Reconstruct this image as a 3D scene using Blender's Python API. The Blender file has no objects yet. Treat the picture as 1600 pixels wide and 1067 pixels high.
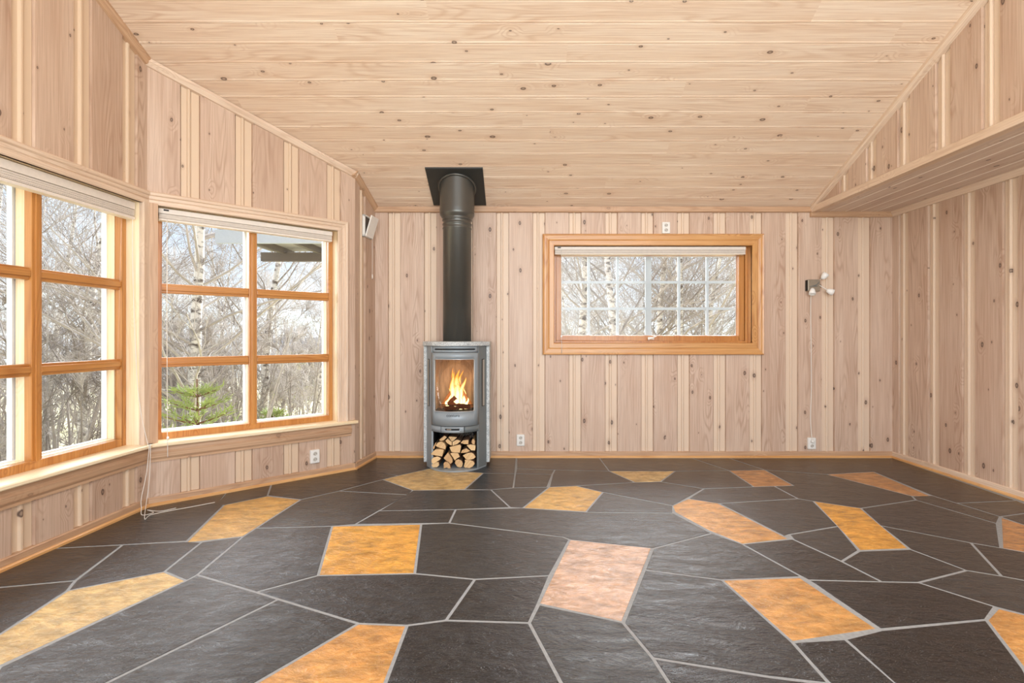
import bpy, bmesh, math, random
from mathutils import Vector, Matrix
R = random.Random(7)
C = bpy.context.scene.collection
PI = math.pi
# measured camera: eye height, focal length in pixels, vanishing point of the room's long axis
EYE, F, VX, VY = 1.15, 800.0, 813.0, 526.0

# ------------------------------------------------------------------ helpers
def srgb(r, g, b):
    f = lambda c: (c/255/12.92) if c/255 <= .04045 else ((c/255+.055)/1.055)**2.4
    return (f(r), f(g), f(b), 1)

def tag(o, label=None, cat=None, group=None, kind=None):
    if label: o['label'] = label
    if cat: o['category'] = cat
    if group: o['group'] = group
    if kind: o['kind'] = kind
    return o

def empty(name, loc, rz=0, **k):
    o = bpy.data.objects.new(name, None); C.objects.link(o)
    o.location = loc; o.rotation_euler = (0, 0, rz); o.empty_display_size = .1
    return tag(o, **k)

class MB:
    """collects faces (with uv, board value and material slot) and links them as one mesh object"""
    def __init__(s): s.v = []; s.f = []; s.uv = []; s.c = []; s.m = []; s.sm = []
    def face(s, pts, uv=None, col=None, mat=0, smooth=False):
        i = len(s.v); s.v += [tuple(p) for p in pts]
        s.f.append(list(range(i, i+len(pts)))); s.uv.append(uv); s.c.append(col); s.m.append(mat); s.sm.append(smooth)
    def box(s, lo, hi, M=None, mat=0, col=None):
        x0, y0, z0 = lo; x1, y1, z1 = hi
        P = [Vector(p) for p in ((x0,y0,z0),(x1,y0,z0),(x1,y1,z0),(x0,y1,z0),(x0,y0,z1),(x1,y0,z1),(x1,y1,z1),(x0,y1,z1))]
        if M: P = [M(p) if callable(M) else M @ p for p in P]
        i = len(s.v); s.v += [tuple(p) for p in P]
        for q in ((0,3,2,1),(4,5,6,7),(0,1,5,4),(1,2,6,5),(2,3,7,6),(3,0,4,7)):
            s.f.append([i+k for k in q]); s.uv.append(None); s.c.append(col); s.m.append(mat); s.sm.append(False)
        return s
    def tube(s, pts, rad, n=8, mat=0, cap=True, smooth=True):
        pts = [Vector(p) for p in pts]; i0 = len(s.v); m = len(pts)
        ref = None
        for k, p in enumerate(pts):
            t = (pts[min(k+1, m-1)] - pts[max(k-1, 0)])
            if t.length < 1e-9: t = Vector((0,0,1))
            t.normalize()
            if ref is None: ref = Vector((1,0,0)) if abs(t.x) < .8 else Vector((0,1,0))
            a = (ref - t*ref.dot(t)).normalized(); b = t.cross(a); ref = a
            r = rad[k] if isinstance(rad, (list, tuple)) else rad
            for j in range(n):
                an = 2*PI*j/n; s.v.append(tuple(p + a*math.cos(an)*r + b*math.sin(an)*r))
        def F_(q):
            s.f.append(q); s.uv.append(None); s.c.append(None); s.m.append(mat); s.sm.append(smooth)
        for k in range(m-1):
            for j in range(n):
                F_([i0+k*n+j, i0+k*n+(j+1) % n, i0+(k+1)*n+(j+1) % n, i0+(k+1)*n+j])
        if cap:
            F_([i0+j for j in range(n)][::-1]); F_([i0+(m-1)*n+j for j in range(n)])
        return s
    def lathe(s, prof, n=32, M=None, mat=0, smooth=True):
        i0 = len(s.v); M = M or Matrix()
        for r, z in prof:
            for j in range(n):
                an = 2*PI*j/n; s.v.append(tuple(M @ Vector((r*math.cos(an), r*math.sin(an), z))))
        for k in range(len(prof)-1):
            for j in range(n):
                s.f.append([i0+k*n+j, i0+k*n+(j+1) % n, i0+(k+1)*n+(j+1) % n, i0+(k+1)*n+j])
                s.uv.append(None); s.c.append(None); s.m.append(mat); s.sm.append(smooth)
        return s
    def prism(s, poly, fmap, a, b, mat=0, matside=None, col=None):
        """poly of 2D points, fmap(x, y, t) -> world"""
        A = [fmap(x, y, a) for x, y in poly]; B = [fmap(x, y, b) for x, y in poly]; n = len(poly)
        s.face(A, mat=mat, col=col); s.face(B[::-1], mat=mat, col=col)
        ms = mat if matside is None else matside
        for i in range(n):
            j = (i+1) % n; s.face([A[i], B[i], B[j], A[j]], mat=ms, col=col)
        return s
    def build(s, name, mats, parent=None, grain=None, bevel=0, merge=True, loc=None):
        me = bpy.data.meshes.new(name)
        me.from_pydata(s.v, [], s.f)
        if not isinstance(mats, (list, tuple)): mats = [mats]
        for m in mats: me.materials.append(m)
        me.polygons.foreach_set('material_index', s.m)
        me.polygons.foreach_set('use_smooth', s.sm)
        me.uv_layers.new(name='UVMap'); me.color_attributes.new('bv', 'FLOAT_COLOR', 'CORNER')
        uvl = me.uv_layers['UVMap']; ca = me.color_attributes['bv']
        g = Vector(grain or (0, 0, 1)).normalized()
        a = Vector((1,0,0)) if abs(g.x) < .7 else Vector((0,1,0))
        a = (a - g*a.dot(g)).normalized(); b = g.cross(a)
        off = (hash_name(name) + len(s.v)*.37) % 17
        for p in me.polygons:
            uv = s.uv[p.index]; col = s.c[p.index]
            for k, li in enumerate(p.loop_indices):
                if uv: uvl.data[li].uv = uv[k]
                else:
                    co = me.vertices[me.loops[li].vertex_index].co
                    uvl.data[li].uv = (co.dot(a)*1.0+co.dot(b)*.83+off, co.dot(g)+off*1.7)
                ca.data[li].color = col if col else (.5, .5, .5, 1)
        o = bpy.data.objects.new(name, me); C.objects.link(o)
        if loc: o.location = loc
        if parent: o.parent = parent
        if merge and len(s.v) < 60000:
            bm = bmesh.new(); bm.from_mesh(me); bmesh.ops.remove_doubles(bm, verts=bm.verts, dist=1e-5)
            bmesh.ops.recalc_face_normals(bm, faces=bm.faces) if not any(s.uv) else None
            bm.to_mesh(me); bm.free()
        if bevel:
            md = o.modifiers.new('bevel', 'BEVEL'); md.width = bevel; md.segments = 2; md.limit_method = 'ANGLE'; md.angle_limit = .6
        return o
def hash_name(n): return sum(ord(c)*(i+1) for i, c in enumerate(n)) * .173

def struct(o): o['kind'] = 'structure'; return o

class Frame:
    """a vertical wall plane: u along the wall, z up, d into the room"""
    def __init__(s, p, q):
        s.o = Vector((p[0], p[1], 0)); e = Vector((q[0], q[1], 0)); s.L = (e-s.o).length
        s.u = (e-s.o).normalized(); s.n = Vector((s.u.y, -s.u.x, 0))   # inward normal
    def __call__(s, u, z, d=0): return s.o + s.u*u + s.n*d + Vector((0, 0, z))
    def u_at(s, x, d=0):
        k = (x-VX)/F; o = s.o + s.n*d           # o+u*t on ray (k,1)
        return (k*o.y - o.x)/(s.u.x - k*s.u.y)
    def z_at(s, x, y, d=0):
        p = s(s.u_at(x, d), 0, d); return EYE - (y-VY)*p.y/F

# ------------------------------------------------------------------ materials
def newmat(name):
    m = bpy.data.materials.new(name); m.use_nodes = True; nt = m.node_tree
    for n in list(nt.nodes): nt.nodes.remove(n)
    out = nt.nodes.new('ShaderNodeOutputMaterial'); b = nt.nodes.new('ShaderNodeBsdfPrincipled')
    nt.links.new(b.outputs[0], out.inputs[0]); return m, nt, b
class NT:
    def __init__(s, nt): s.nt = nt
    def n(s, t, **k):
        x = s.nt.nodes.new(t)
        for a, v in k.items(): setattr(x, a, v)
        return x
    def l(s, a, b): s.nt.links.new(a, b)
    def math(s, op, a, b=None, clamp=False):
        x = s.n('ShaderNodeMath', operation=op); x.use_clamp = clamp
        for i, v in enumerate((a, b)):
            if v is None: continue
            if isinstance(v, (int, float)): x.inputs[i].default_value = v
            else: s.l(v, x.inputs[i])
        return x.outputs[0]
    def mix(s, fac, a, b, mode='MIX'):
        x = s.n('ShaderNodeMix', data_type='RGBA', blend_type=mode)
        for i, v in ((0, fac), (6, a), (7, b)):
            if isinstance(v, (int, float)): x.inputs[i].default_value = v
            elif isinstance(v, tuple): x.inputs[i].default_value = v
            else: s.l(v, x.inputs[i])
        return x.outputs[2]
    def ramp(s, v, stops):
        x = s.n('ShaderNodeMapRange'); x.inputs[1].default_value = stops[0]; x.inputs[2].default_value = stops[1]
        x.inputs[3].default_value = stops[2] if len(stops) > 2 else 0; x.inputs[4].default_value = stops[3] if len(stops) > 3 else 1
        s.l(v, x.inputs[0]); return x.outputs[0]
    def comb(s, x, y, z=0):
        c = s.n('ShaderNodeCombineXYZ')
        for i, v in enumerate((x, y, z)):
            if isinstance(v, (int, float)): c.inputs[i].default_value = v
            else: s.l(v, c.inputs[i])
        return c.outputs[0]
    def noise(s, vec, scale=1, detail=3, rough=.5):
        x = s.n('ShaderNodeTexNoise'); x.inputs['Scale'].default_value = scale; x.inputs['Detail'].default_value = detail
        x.inputs['Roughness'].default_value = rough; s.l(vec, x.inputs['Vector']); return x.outputs['Fac']

def wood(name, light, mid, dark, knot=(.06, .03, .02, 1), knots=1.0, rough=.45, ring=.5, bump=.25, tint=.5, kind_light=None, coat=0.0):
    m, nt, b = newmat(name); g = NT(nt)
    uv = g.n('ShaderNodeUVMap').outputs[0]; sp = g.n('ShaderNodeSeparateXYZ'); g.l(uv, sp.inputs[0]); u, v = sp.outputs[0], sp.outputs[1]
    at = g.n('ShaderNodeAttribute', attribute_name='bv'); ac = g.n('ShaderNodeSeparateColor'); g.l(at.outputs['Color'], ac.inputs[0])
    rnd, kd = ac.outputs[0], ac.outputs[1]
    vo = g.n('ShaderNodeTexVoronoi', voronoi_dimensions='2D'); vo.inputs['Scale'].default_value = 1
    wob = g.noise(g.comb(g.math('MULTIPLY', u, 30), g.math('MULTIPLY', v, 30)), 1, 1)
    uw = g.math('ADD', u, g.math('MULTIPLY', wob, .006))
    g.l(g.comb(g.math('MULTIPLY', uw, 6.0), g.math('MULTIPLY', v, 3.4)), vo.inputs['Vector'])
    D = vo.outputs['Distance']; vc = g.n('ShaderNodeSeparateColor'); g.l(vo.outputs['Color'], vc.inputs[0])
    gate = g.ramp(vc.outputs[1], (.38, .46))
    rad = g.math('MULTIPLY', g.math('ADD', g.math('MULTIPLY', g.math('POWER', vc.outputs[0], 1.6), .06), .020), gate)
    rel = g.math('DIVIDE', D, g.math('ADD', rad, .0001))
    km = g.math('SUBTRACT', 1, g.ramp(rel, (.75, 1.1)), True)
    kring = g.math('MULTIPLY', km, g.ramp(rel, (.3, .8, .45, 1)))
    halo = g.math('MULTIPLY', g.math('SUBTRACT', 1, g.ramp(rel, (.8, 3.2)), True), gate)
    near = g.math('MULTIPLY', g.math('SUBTRACT', 1, g.ramp(D, (0, .3)), True), gate)
    fine = g.noise(g.comb(g.math('MULTIPLY', u, 130), g.math('MULTIPLY', v, 2.2)), 1, 4, .6)
    n2 = g.noise(g.comb(g.math('MULTIPLY', u, 5.5), g.math('MULTIPLY', v, .55)), 1, 2, .45)
    ph = g.math('ADD', g.math('MULTIPLY', n2, 60), g.math('MULTIPLY', near, 9))
    sn = g.math('POWER', g.math('ABSOLUTE', g.math('SINE', ph)), 5)
    broad = g.noise(g.comb(g.math('MULTIPLY', u, 14), g.math('MULTIPLY', v, .8)), 1, 2)
    c = g.mix(g.ramp(broad, (.3, .7)), light, mid)
    c = g.mix(g.math('MULTIPLY', g.ramp(fine, (.4, .72)), .6), c, dark)
    msk = g.ramp(g.noise(g.comb(g.math('MULTIPLY', u, 7), g.math('MULTIPLY', v, 1.1), 3.3), 1, 1), (.45, .62))
    c = g.mix(g.math('MULTIPLY', g.math('MULTIPLY', sn, msk), ring), c, dark)
    # per board value
    c = g.mix(g.math('MULTIPLY', g.math('ABSOLUTE', g.math('SUBTRACT', rnd, .5)), tint), c, g.mix(g.ramp(rnd, (.45, .55)), dark, light))
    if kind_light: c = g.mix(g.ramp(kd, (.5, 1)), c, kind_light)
    if knots:
        c = g.mix(g.math('MULTIPLY', halo, .35*knots), c, dark)
        c = g.mix(g.math('MULTIPLY', kring, .98*knots), c, knot)
    g.l(c, b.inputs['Base Color'])
    b.inputs['Roughness'].default_value = rough
    if coat: b.inputs['Coat Weight'].default_value = coat; b.inputs['Coat Roughness'].default_value = .25
    bp = g.n('ShaderNodeBump'); bp.inputs['Strength'].default_value = bump; bp.inputs['Distance'].default_value = .002
    g.l(fine, bp.inputs['Height']); g.l(bp.outputs[0], b.inputs['Normal'])
    return m

def plain(name, col, rough=.5, metal=0, noise=.0, nscale=40, bump=0, emit=None, es=0, nx=(1,1,1)):
    m, nt, b = newmat(name); g = NT(nt)
    tc = g.n('ShaderNodeTexCoord').outputs['Object']
    mp = g.n('ShaderNodeMapping'); g.l(tc, mp.inputs[0]); mp.inputs['Scale'].default_value = nx
    nz = g.noise(mp.outputs[0], nscale, 4, .6)
    dk = tuple(c*(1-noise) for c in col[:3]) + (1,); lt = tuple(min(1, c*(1+noise)) for c in col[:3]) + (1,)
    g.l(g.mix(g.ramp(nz, (.3, .7)), dk, lt), b.inputs['Base Color'])
    b.inputs['Roughness'].default_value = rough; b.inputs['Metallic'].default_value = metal
    if bump:
        bp = g.n('ShaderNodeBump'); bp.inputs['Strength'].default_value = bump; bp.inputs['Distance'].default_value = .002
        g.l(nz, bp.inputs['Height']); g.l(bp.outputs[0], b.inputs['Normal'])
    if emit: b.inputs['Emission Color'].default_value = emit; b.inputs['Emission Strength'].default_value = es
    return m

W = {}
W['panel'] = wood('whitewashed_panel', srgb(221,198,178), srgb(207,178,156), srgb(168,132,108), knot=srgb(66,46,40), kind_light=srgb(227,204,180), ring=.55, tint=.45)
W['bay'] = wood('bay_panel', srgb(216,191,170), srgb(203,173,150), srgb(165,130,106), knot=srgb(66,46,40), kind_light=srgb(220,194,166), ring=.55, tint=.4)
W['ceil'] = wood('ceiling_board', srgb(244,226,205), srgb(236,211,186), srgb(198,160,130), knot=srgb(74,54,46), ring=.4, tint=.3, rough=.4)
W['soffit'] = wood('soffit_board', srgb(232,216,202), srgb(222,200,184), srgb(188,160,142), knot=srgb(90,70,60), ring=.35, tint=.35, kind_light=srgb(250,240,226))  # pale kind_light imitates window light on the groove bevels
W['trim'] = wood('pale_trim', srgb(235,214,192), srgb(225,200,175), srgb(196,162,134), knots=0, ring=.4)
W['trimdk'] = wood('rosy_trim', srgb(210,176,144), srgb(198,160,126), srgb(164,122,90), knots=.4, ring=.4)
W['skirt'] = wood('skirting_pine', srgb(230,184,128), srgb(218,164,102), srgb(190,130,72), knots=0, ring=.4, rough=.35)
W['orange'] = wood('varnished_pine', srgb(206,148,82), srgb(194,130,64), srgb(160,96,40), knots=0, ring=.6, rough=.28, coat=.3)
W['amber'] = wood('amber_casing', srgb(222,172,112), srgb(210,154,92), srgb(180,118,62), knots=0, ring=.7, rough=.3, coat=.3)
W['cream'] = wood('cream_lining', srgb(250,236,206), srgb(246,224,184), srgb(230,196,146), knots=0, ring=.3, rough=.35)
W['logend'] = wood('split_wood', srgb(240,210,160), srgb(226,186,130), srgb(168,116,70), knots=0, ring=.6, bump=.5, tint=.9)
M_white = plain('white_plastic', srgb(238,236,230), .4, noise=.02)
M_whitepaint = plain('white_paint', srgb(240,242,244), .4, noise=.02)
M_greypaint = plain('grey_outside_paint', srgb(176,182,184), .5, noise=.03)
M_blind = plain('blind_slat', srgb(236,226,214), .45, noise=.04)
M_cord = plain('cord_white', srgb(232,226,216), .5)
M_black = plain('black_gap', srgb(14,14,14), .6)
M_flue = plain('flue_grey_metal', srgb(96,96,92), .34, .6, noise=.05, nscale=300)
M_plate = plain('dark_plate', srgb(56,57,55), .4, .3, noise=.06)
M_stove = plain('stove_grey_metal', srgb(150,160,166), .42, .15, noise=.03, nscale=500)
M_stovedk = plain('stove_metal_shaded', srgb(118,126,128), .45, .2, noise=.03, nscale=500)  # darker copy of the stove grey, right-hand shade put into the colour
M_cast = plain('cast_black', srgb(26,25,24), .7, noise=.3, nscale=60, bump=.4)
M_fbrick = plain('firebox_lining', srgb(196,172,146), .8, noise=.25, nscale=14, nx=(3,3,.5))
M_bark = plain('bark', srgb(120,86,60), .85, noise=.5, nscale=70, bump=.8)
M_bulb = plain('lamp_glass', srgb(246,246,242), .25)
M_nickel = plain('brushed_nickel', srgb(158,148,132), .4, .5, noise=.08, nx=(1,1,10))
M_logo = plain('logo_ink', srgb(36,40,44), .4)

def soapstone():
    m, nt, b = newmat('soapstone'); g = NT(nt); tc = g.n('ShaderNodeTexCoord').outputs['Object']
    n1 = g.noise(tc, 90, 5, .7); n2 = g.noise(tc, 18, 3)
    c = g.mix(g.ramp(n1, (.35, .65)), srgb(160,166,168), srgb(226,230,228))
    c = g.mix(g.math('MULTIPLY', g.ramp(n2, (.4, .7)), .4), c, srgb(120,126,128))
    g.l(c, b.inputs['Base Color']); b.inputs['Roughness'].default_value = .5; return m
M_stone = soapstone()

def slate():
    m, nt, b = newmat('slate_floor'); g = NT(nt)
    tc = g.n('ShaderNodeTexCoord').outputs['Object']; at = g.n('ShaderNodeAttribute', attribute_name='bv')
    kd = at.outputs['Alpha']
    mp = g.n('ShaderNodeMapping'); g.l(tc, mp.inputs[0]); mp.inputs['Rotation'].default_value = (0,0,.5); mp.inputs['Scale'].default_value = (1, 1.8, 1)
    P = mp.outputs[0]
    dis = g.n('ShaderNodeTexNoise'); dis.inputs['Scale'].default_value = 6; g.l(P, dis.inputs['Vector'])
    add = g.n('ShaderNodeVectorMath', operation='MULTIPLY_ADD'); g.l(dis.outputs['Color'], add.inputs[0]); add.inputs[1].default_value = (.12,.12,.12); g.l(P, add.inputs[2])
    Q = add.outputs[0]
    n1 = g.noise(Q, 11, 6, .6); n2 = g.noise(Q, 34, 5, .62); n3 = g.noise(Q, 160, 3, .6); big = g.noise(tc, 2.2, 3)
    base = at.outputs['Color']
    c = g.mix(g.ramp(n1, (.3, .7)), g.mix(1, base, (.55,.56,.58,1), 'MULTIPLY'), g.mix(1, base, (1.3,1.3,1.3,1), 'MULTIPLY'))
    c = g.mix(g.math('MULTIPLY', g.ramp(n3, (.58, .72)), .35), c, g.mix(kd, srgb(150,152,150), srgb(240,220,190)))
    och = g.mix(g.ramp(n2, (.35,.7)), c, g.mix(1, c, (.84,.70,.52,1), 'MULTIPLY'))
    och = g.mix(g.math('MULTIPLY', g.ramp(big, (.45,.65)), .5), och, g.mix(1, och, (1.1,1.2,1.35,1), 'MULTIPLY'))
    c = g.mix(kd, c, och)
    g.l(c, b.inputs['Base Color'])
    rr = g.ramp(n3, (.3, .7, .12, .26)); g.l(rr, b.inputs['Roughness']); b.inputs['Specular IOR Level'].default_value = .5; b.inputs['Coat Weight'].default_value = .15; b.inputs['Coat Roughness'].default_value = .1
    h = g.math('ADD', g.math('MULTIPLY', n1, 1.0), g.math('ADD', g.math('MULTIPLY', n2, .5), g.math('MULTIPLY', n3, .16)))
    bp = g.n('ShaderNodeBump'); bp.inputs['Strength'].default_value = 1; bp.inputs['Distance'].default_value = .0085
    g.l(h, bp.inputs['Height']); g.l(bp.outputs[0], b.inputs['Normal']); g.l(bp.outputs[0], b.inputs['Coat Normal']); return m
M_slate = slate()
M_grout = plain('grout', srgb(146,147,146), .8, noise=.15, nscale=60, bump=.3)

def glass(name='clear_glass', tint=(1,1,1,1), refl=.05):
    m, nt, b = newmat(name); g = NT(nt); nt.nodes.remove(b)
    out = [n for n in nt.nodes if n.type == 'OUTPUT_MATERIAL'][0]
    t = g.n('ShaderNodeBsdfTransparent'); t.inputs[0].default_value = tint
    gl = g.n('ShaderNodeBsdfGlossy'); gl.inputs['Roughness'].default_value = .02
    fr = g.n('ShaderNodeFresnel'); fr.inputs[0].default_value = 1.45
    mx = g.n('ShaderNodeMixShader'); g.l(g.math('MULTIPLY', fr.outputs[0], refl*12), mx.inputs[0])
    g.l(t.outputs[0], mx.inputs[1]); g.l(gl.outputs[0], mx.inputs[2]); g.l(mx.outputs[0], out.inputs[0]); return m
M_glass = glass()
M_sglass = glass('stove_glass', (.93,.9,.86,1), .022)

# ------------------------------------------------------------------ room plan
inner = [(3.518, 4.852), (-1.359, 4.852), (-1.413, 4.434), (-2.498, 3.451), (-2.53, 2.40)]
def offs(pts, d):
    L = []
    for a, b in zip(pts[:-1], pts[1:]):
        a, b = Vector(a), Vector(b); t = (b-a).normalized(); n = Vector((t.y, -t.x))   # outward for this winding
        L.append((a+n*d, t))
    out = [L[0][0]]
    for (p, t), (q, s) in zip(L[:-1], L[1:]):
        k = ((q.x-p.x)*s.y - (q.y-p.y)*s.x)/(t.x*s.y - t.y*s.x); out.append(p + t*k)
    out.append(L[-1][0] + L[-1][1]*(Vector(pts[-1])-Vector(pts[-2])).length)
    return out
T = .025
P = offs(inner, T)      # board planes
XR = 3.518+T; YB = 4.852+T; YREAR = -1.2
t = (P[4]-P[3]).normalized(); Pc = P[3] + t*((YREAR-P[3].y)/t.y)
FB = Frame((P[1].x, YB), (XR, YB))                 # back wall, u to the right
FA = Frame(P[2], P[1])                             # short return
FBay = Frame(P[3], P[2])                           # angled bay wall with window 2
FC = Frame(Pc, P[3])                               # left wall with window 1
FR = Frame((XR, YB), (XR, YREAR))                  # right wall
XS = 2.785                                         # soffit face plane
FS = Frame((XS, YB), (XS, YREAR))
FRear = Frame((XR, YREAR), (Pc.x, YREAR))
def zc(y): return 4.601 - .456*y
ZS = 2.335
PER, WID = .3445, .2275
PROF = [(0,-.020),(.0025,0),(.225,0),(.2275,-.015),(.2280,-.026),(.2325,-.026),(.2335,-.015),(.266,-.014),(.270,-.003),(.274,-.001),(.283,-.001),(.287,-.004),(.289,-.018),(.2925,-.018),(.2935,-.014),(.3415,-.014),(.3445,-.020)]

def panel_wall(name, fr, mat, phase, top, bottom=0.0, openings=(), u0=0.0, u1=None, seed=1):
    """vertical boards of alternating depth; openings are (u0,u1,z0,z1)"""
    rr = random.Random(seed); u1 = fr.L if u1 is None else u1
    mb = MB(); k0 = math.floor((u0-phase)/PER)-1
    segs = []
    for k in range(k0, k0+int((u1-u0)/PER)+4):
        b = phase+k*PER; rv = rr.random(), rr.random()
        for i in range(len(PROF)-1):
            a0, d0 = PROF[i]; a1, d1 = PROF[i+1]
            wide = a1 <= WID+1e-6
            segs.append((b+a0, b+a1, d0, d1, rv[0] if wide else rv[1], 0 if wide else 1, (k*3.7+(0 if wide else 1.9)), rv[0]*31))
    cuts = sorted({u for o in openings for u in (o[0], o[1])})
    for a, b, da, db, rnd, kd, uo, vo in segs:
        ed = [a]+[c for c in cuts if a < c < b]+[b]
        for x, y in zip(ed[:-1], ed[1:]):
            x_, y_ = max(x, u0), min(y, u1)
            if y_-x_ < 1e-6: continue
            dx = da+(db-da)*(x_-a)/(b-a); dy = da+(db-da)*(y_-a)/(b-a)
            mid = (x_+y_)/2; holes = sorted((o[2], o[3]) for o in openings if o[0] < mid < o[1])
            z = bottom; parts = []
            for h0, h1 in holes: parts.append((z, z, h0, h0)); z = h1
            t0, t1 = top(fr(x_, 0)), top(fr(y_, 0)); parts.append((z, z, t0, t1))
            for z0a, z0b, z1a, z1b in parts:
                q = [(x_, z0a, dx), (y_, z0b, dy), (y_, z1b, dy), (x_, z1a, dx)]
                mb.face([fr(*p) for p in q], uv=[(p[0]+uo, p[1]+vo) for p in q], col=(rnd, kd, 0, 1))
    return struct(mb.build(name, mat))
def cornice(p): return zc(p.y)+.01

# openings --------------------------------------------------------------
ZW0, ZW1 = .425, 2.045
bu0, bu1 = FBay.u_at(246.9, .02), FBay.u_at(528.7, .02)
cu1 = FC.u_at(225, .02); cu0 = cu1-1.33
wu0, wu1 = FB.u_at(866, .02), FB.u_at(1175.8, .02)
wz0, wz1 = FB.z_at(1000, 536, .02), FB.z_at(1000, 383.5, .02)
ph_b = FB.u_at(908); ph_bay = FBay.u_at(312.2); ph_c = FC.u_at(143.4); ph_r = -(4.333-YB); ph_s = -(3.663-YB)
panel_wall('wall_back', FB, W['panel'], ph_b, lambda p: zc(YB)+.02, openings=[(wu0, wu1, wz0, wz1)], seed=3)
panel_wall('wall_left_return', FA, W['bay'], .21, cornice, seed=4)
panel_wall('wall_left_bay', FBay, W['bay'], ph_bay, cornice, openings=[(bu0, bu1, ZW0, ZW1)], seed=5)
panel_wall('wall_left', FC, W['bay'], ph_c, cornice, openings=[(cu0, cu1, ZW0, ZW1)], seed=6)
panel_wall('wall_right', FR, W['panel'], ph_r, lambda p: ZS+.03, seed=7)
panel_wall('wall_right_upper', FS, W['trimdk'] if 0 else W['panel'], ph_s, cornice, bottom=ZS-.005, seed=8)
# rear wall behind the viewer, with a wide unglazed opening added to let in fill light
panel_wall('wall_rear', FRear, W['panel'], 0, lambda p: zc(YREAR), openings=[(.8, 5.4, .3, 3.9)], seed=9)

# ceiling ---------------------------------------------------------------
def xl(y):
    for a, b in ((P[1], P[2]), (P[2], P[3]), (P[3], Pc)):
        if min(a.y, b.y) <= y <= max(a.y, b.y): return a.x+(b.x-a.x)*(y-a.y)/(b.y-a.y)
    return P[1].x
mb = MB(); BW = .1273; rr = random.Random(12)
k = -40; cprof = [(0, -.006), (.004, 0), (.110, 0), (.113, .0025), (.1225, .0025), (.1273, -.006)]
while True:
    y0 = 3.104+k*BW; k += 1
    if y0 > YB: break
    if y0+BW < YREAR: continue
    # end joints along each board
    xs = [-3.0]; x = -3.0+rr.uniform(.5, 3.5)
    while x < 3: xs.append(x); x += rr.choice((2.4, 3.0, 3.6, 4.2))
    xs.append(3.2)
    for j in range(len(xs)-1):
        rnd = rr.random(); uo = rr.uniform(0, 30); vo = rr.uniform(0, 30)
        for (a, da), (b, db) in zip(cprof[:-1], cprof[1:]):
            ya, yb = max(YREAR, y0+a), min(YB, y0+b)
            if yb <= ya: continue
            cuts = [ya]+[p.y for p in (P[2], P[3]) if ya < p.y < yb]+[yb]
            for yy0, yy1 in zip(cuts[:-1], cuts[1:]):
                q = [(max(xs[j], xl(yy0)), yy0, -da), (min(xs[j+1], XS), yy0, -da), (min(xs[j+1], XS), yy1, -db), (max(xs[j], xl(yy1)), yy1, -db)]
                if q[0][0] >= q[1][0] or q[3][0] >= q[2][0]: continue
                mb.face([(p[0], p[1], zc(p[1])+p[2]+.0) for p in q], uv=[(p[1]*1.1+uo, p[0]+vo) for p in q], col=(rnd, 0, 0, 1))
struct(mb.build('ceiling', W['ceil'], merge=False))
# lowered ceiling under the eaves on the right
mb = MB(); x = XS; rr = random.Random(5)
while x < XR:
    rnd = rr.random(); uo = rr.uniform(0, 20); vo = rr.uniform(0, 20)
    for a, b, da, db in ((0,.134,0,0),(.134,.1385,0,.006),(.1385,.147,.006,0)):
        x0, x1 = x+a, min(x+b, XR)
        if x1 <= x0: continue
        q = [(x0, YREAR, ZS+da), (x1, YREAR, ZS+db), (x1, YB, ZS+db), (x0, YB, ZS+da)]
        mb.face(q, uv=[(p[0]+uo, p[1]+vo) for p in q], col=(rnd, 1.0 if a > .136 else 0, 0, 1))  # bevel strips coloured paler, as if catching light from the windows
    x += .147
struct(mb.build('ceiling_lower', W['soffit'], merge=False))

# trims -----------------------------------------------------------------
def sweep(name, fr, pts, prof, mat, parent=None, kind=True):
    """prof points (w, d) swept along (u,z) path; w is measured to the left of the path direction; d into the room"""
    mb = MB(); n = len(pts); offs_ = []
    for i, p in enumerate(pts):
        p = Vector(p); ds = []
        if i > 0: ds.append((p-Vector(pts[i-1])).normalized())
        if i < n-1: ds.append((Vector(pts[i+1])-p).normalized())
        ns = [Vector((-d.y, d.x)) for d in ds]
        if len(ns) == 2:
            m = (ns[0]+ns[1]); m = m/(1+ns[0].dot(ns[1]))
        else: m = ns[0]
        offs_.append(m)
    for i in range(n-1):
        a, b = Vector(pts[i]), Vector(pts[i+1]); L0 = (b-a).length; uo = hash_name(name)+i*3.1
        for j in range(len(prof)):
            (w0, d0), (w1, d1) = prof[j], prof[(j+1) % len(prof)]
            A0, A1 = a+offs_[i]*w0, a+offs_[i]*w1; B0, B1 = b+offs_[i+1]*w0, b+offs_[i+1]*w1
            s = w0+d0*.8; e = w1+d1*.8
            mb.face([fr(A0.x, A0.y, d0), fr(B0.x, B0.y, d0), fr(B1.x, B1.y, d1), fr(A1.x, A1.y, d1)],
                    uv=[(uo+s, uo), (uo+s, uo+L0), (uo+e, uo+L0), (uo+e, uo)])
    for i in (0, n-1):
        mb.face([fr((Vector(pts[i])+offs_[i]*w).x, (Vector(pts[i])+offs_[i]*w).y, d) for w, d in prof])
    o = mb.build(name, mat, parent, merge=False)
    bm = bmesh.new(); bm.from_mesh(o.data); bmesh.ops.remove_doubles(bm, verts=bm.verts, dist=1e-5)
    bmesh.ops.recalc_face_normals(bm, faces=bm.faces); bm.to_mesh(o.data); bm.free()
    return struct(o) if kind and not parent else o
SK1 = [(0, -.013), (0, .013), (.052, .013), (.058, .008), (.058, -.013)]
SK2 = [(0, .012), (0, .025), (.012, .0245), (.018, .018), (.020, .012)]
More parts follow.
